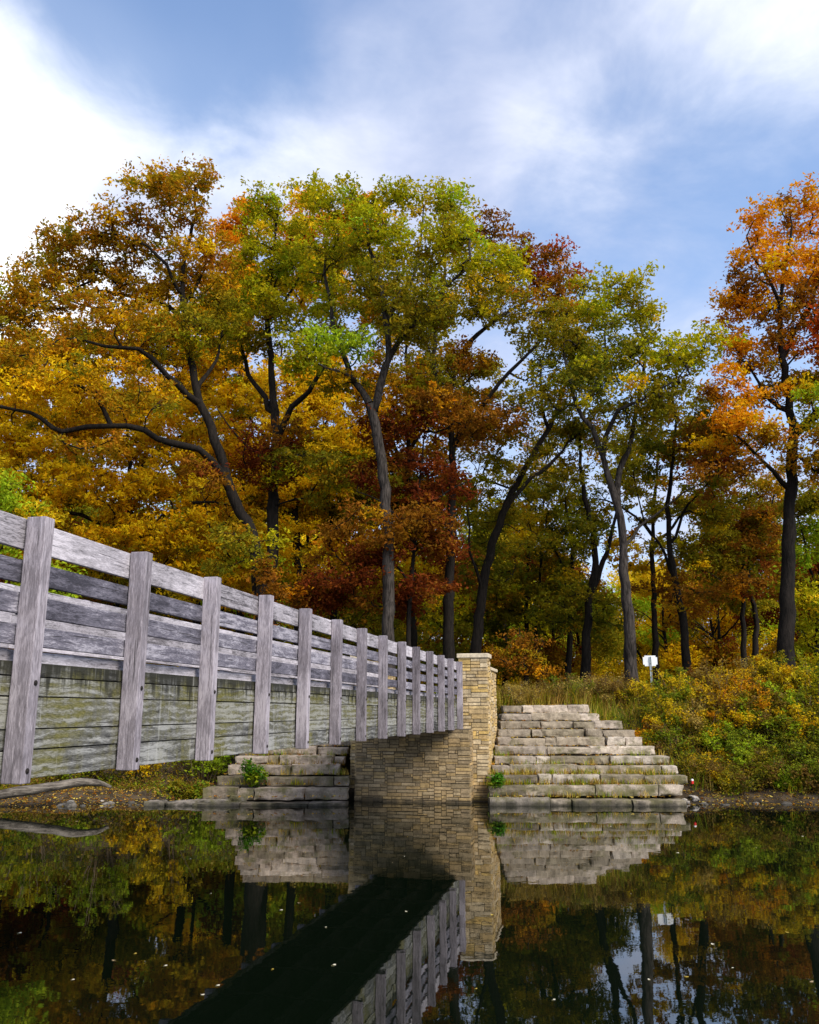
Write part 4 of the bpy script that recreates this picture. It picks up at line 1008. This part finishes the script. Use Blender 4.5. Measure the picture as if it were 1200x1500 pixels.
for i in range(46):
    px = rr.uniform(85, 330) if i < 34 else rr.uniform(1010, 1190)
    Y = 22.5; X = at(px, 1180, Y)[0]; Y = shore(X) + rr.uniform(.02, .55)
    o = link('shore_rock', rr.choice(rms), None)
    s = rr.uniform(.035, .13) * (1 if i < 34 else .8)
    o.location = (X, Y, max(ground(X, Y), -.02) + s * .2); o.scale = (s * rr.uniform(1, 1.7), s, s * rr.uniform(.5, .8)); o.rotation_euler = (rr.uniform(-.2, .2), rr.uniform(-.2, .2), rr.uniform(0, 6.28))
    tag(o, 'small %s rock lying at the muddy waterline under the bridge' % ('brown grey', 'pale grey', 'dark grey', 'whitish')[rms.index(o.data)] if i < 34 else 'small stone lying among leaves on the right muddy shore', 'rock', 'rocks along the left shore' if i < 34 else 'stones along the right shore')
for i, (px, l, hgt) in enumerate(((262, .75, .10), (305, .9, .13), (225, .5, .09), (340, .55, .2))):
    X = at(px, 1178, 22.3)[0]; Y = shore(X) + (.05 if i < 3 else .45)
    me = rough_block(-l / 2, l / 2, -.2, .25, -.15, hgt, (.30, .26, .22), 60 + i * 3.3, .05)
    o = link('ledge_stone', me, M['block'], None); o.location = (X, Y, max(0, ground(X, Y) * .7)); o.rotation_euler = (0, R(2 * (i - 1)), R(5 - 4 * i))
    tag(o, ['flat broken ledge stone at the left waterline, second from the left steps', 'flat broken ledge stone at the waterline touching the left steps', 'smallest flat ledge stone at the left waterline, nearest the log', 'short block lying on the soil beside the left steps'][i], 'stone')
log_p = np.array([at(-60, 1172, 21.75), at(-10, 1166, 21.8), at(45, 1157, 21.9), at(95, 1149, 22.0), at(130, 1146.5, 22.1), at(152, 1149, 22.15), at(163, 1153, 22.2)])
for i, p in enumerate(log_p): p[2] = max(p[2], .06)
q = resample(log_p, .12); rad = np.interp(np.linspace(0, 1, len(q)), [0, .3, .8, .93, 1], [.13, .12, .10, .085, .03])
rad = rad * np.array([1 + .22 * mnoise.noise(Vector((i * .19, 4.1, 0))) for i in range(len(q))]); q[1:-1, 2] += np.array([.03 * mnoise.noise(Vector((i * .25, 9.1, 0))) for i in range(1, len(q) - 1)])
Vt, Ft = tube(q, rad, 12)
tag(link('driftwood_log', np_mesh('driftwood_log', Vt, Ft, None, True), M['log']), 'grey barkless log lying curved along the left waterline under the bridge', 'log')
lf_me = []
for s, c in enumerate(((.75, .70, .55), (.55, .40, .08), (.40, .30, .18))):
    r_ = np.random.default_rng(900 + s)
    bm = bmesh.new(); pts = []
    for k in range(12):
        a = k / 12 * 6.283; rd = (1.0 if k % 2 else .62) * r_.uniform(.85, 1.15)
        pts.append(bm.verts.new((math.cos(a) * rd, math.sin(a) * rd * .62, .10 * math.sin(a * 2 + s))))
    cv = bm.verts.new((0, 0, .02))
    for k in range(12): bm.faces.new((pts[k], pts[(k + 1) % 12], cv))
    me = bpy.data.meshes.new('floating_leaf'); bm.to_mesh(me); bm.free()
    a = me.color_attributes.new('col', 'FLOAT_COLOR', 'POINT'); a.data.foreach_set('color', np.tile(np.array([*c, 1], dtype=np.float32), len(me.vertices)))
    me.materials.append(M['weed']); lf_me.append(me)
rl = random.Random(21)
for i in range(38):
    px, py = rl.uniform(0, 1200), 1198 + 300 * rl.random() ** 1.1
    r_ = ray(px, py); tt = -CAM_Z / r_[2]
    if r_[1] * tt > 22: continue
    k = rl.choice([0, 0, 1, 2])
    o = link('floating_leaf', lf_me[k], None); s = rl.uniform(.011, .026) * (1 + .03 * r_[1] * tt)
    o.location = (r_[0] * tt, r_[1] * tt, .004); o.scale = (s, s, s); o.rotation_euler = (0, 0, rl.uniform(0, 6.28))
    tag(o, ['tiny pale fallen leaf floating on the dark pond', 'tiny yellow fallen leaf floating on the dark pond', 'tiny brown fallen leaf floating on the dark pond'][k], 'leaf', ['pale leaves', 'yellow leaves', 'brown leaves'][k] + ' floating on the pond')

# ------------------------------------------------------------------ sign, can, bin
sp = at(953, 968, 28.2); gz_ = ground(sp[0], 28.2)
sg = empty('park_sign', (sp[0], 28.2, gz_), 'blank white back of a small sign on a metal post above the weeds', 'sign')
bm = bmesh.new(); wv, hv = .225, .165
bmesh.ops.create_cube(bm, size=1)
for v in bm.verts: v.co = Vector((v.co.x * 2 * wv, v.co.y * .006 + .035, v.co.z * 2 * hv + sp[2] - gz_))
bmesh.ops.bevel(bm, geom=[e for e in bm.edges if abs((e.verts[0].co - e.verts[1].co).y) > .004], offset=.05, segments=4, affect='EDGES')
me = bpy.data.meshes.new('sign_board'); bm.to_mesh(me); bm.free(); link('sign_board', me, M['sign'], sg)
mbp = MB(); zt = sp[2] - gz_ + .13
for (x0, x1, y0, y1) in ((-.03, .03, .018, .026), (-.03, -.022, -.012, .018), (.022, .03, -.012, .018)):
    mbp.quad_box([(x0, y0, -.2), (x1, y0, -.2), (x1, y1, -.2), (x0, y1, -.2), (x0, y0, zt), (x1, y0, zt), (x1, y1, zt), (x0, y1, zt)])
link('sign_post', mbp.mesh('sign_post'), M['galv'], sg)
for dz in (-.09, .09):
    bm = bmesh.new(); bmesh.ops.create_cone(bm, cap_ends=True, segments=8, radius1=.012, radius2=.012, depth=.02, matrix=Matrix.Translation((0, .012, sp[2] - gz_ + dz)) @ Matrix.Rotation(math.pi / 2, 4, 'X'))
    me = bpy.data.meshes.new('bolt'); bm.to_mesh(me); bm.free(); link('bolt', me, M['bolt'], sg)

m, t = new_mat('red_white_can_paint')
z = t.n('ShaderNodeSeparateXYZ', {0: t.n('ShaderNodeTexCoord').outputs['Object']}).outputs[2]
c = t.mix(t.ramp(z, .075, .08, False), (.62, .03, .025), (.75, .72, .70)); finish(t, c, .35); M['can'] = m
cp = np.array([px2x(1008, 2) + .05, STEP_Y[2] - .02]); cz = max(ground(*cp), .45)
bm = bmesh.new()
for z0, z1, r0, r1 in ((0, .008, .026, .033), (.008, .108, .033, .033), (.108, .122, .033, .027)):
    bmesh.ops.create_cone(bm, cap_ends=True, segments=16, radius1=r0, radius2=r1, depth=z1 - z0, matrix=Matrix.Translation((0, 0, (z0 + z1) / 2)))
me = bpy.data.meshes.new('drink_can'); bm.to_mesh(me); bm.free()
o = link('drink_can', me, M['can']); o.location = (cp[0], cp[1], cz)
tag(o, 'small red and white can at the right end of the lower steps', 'can')
print('LEAVES', sum(n for _, n in TREES))
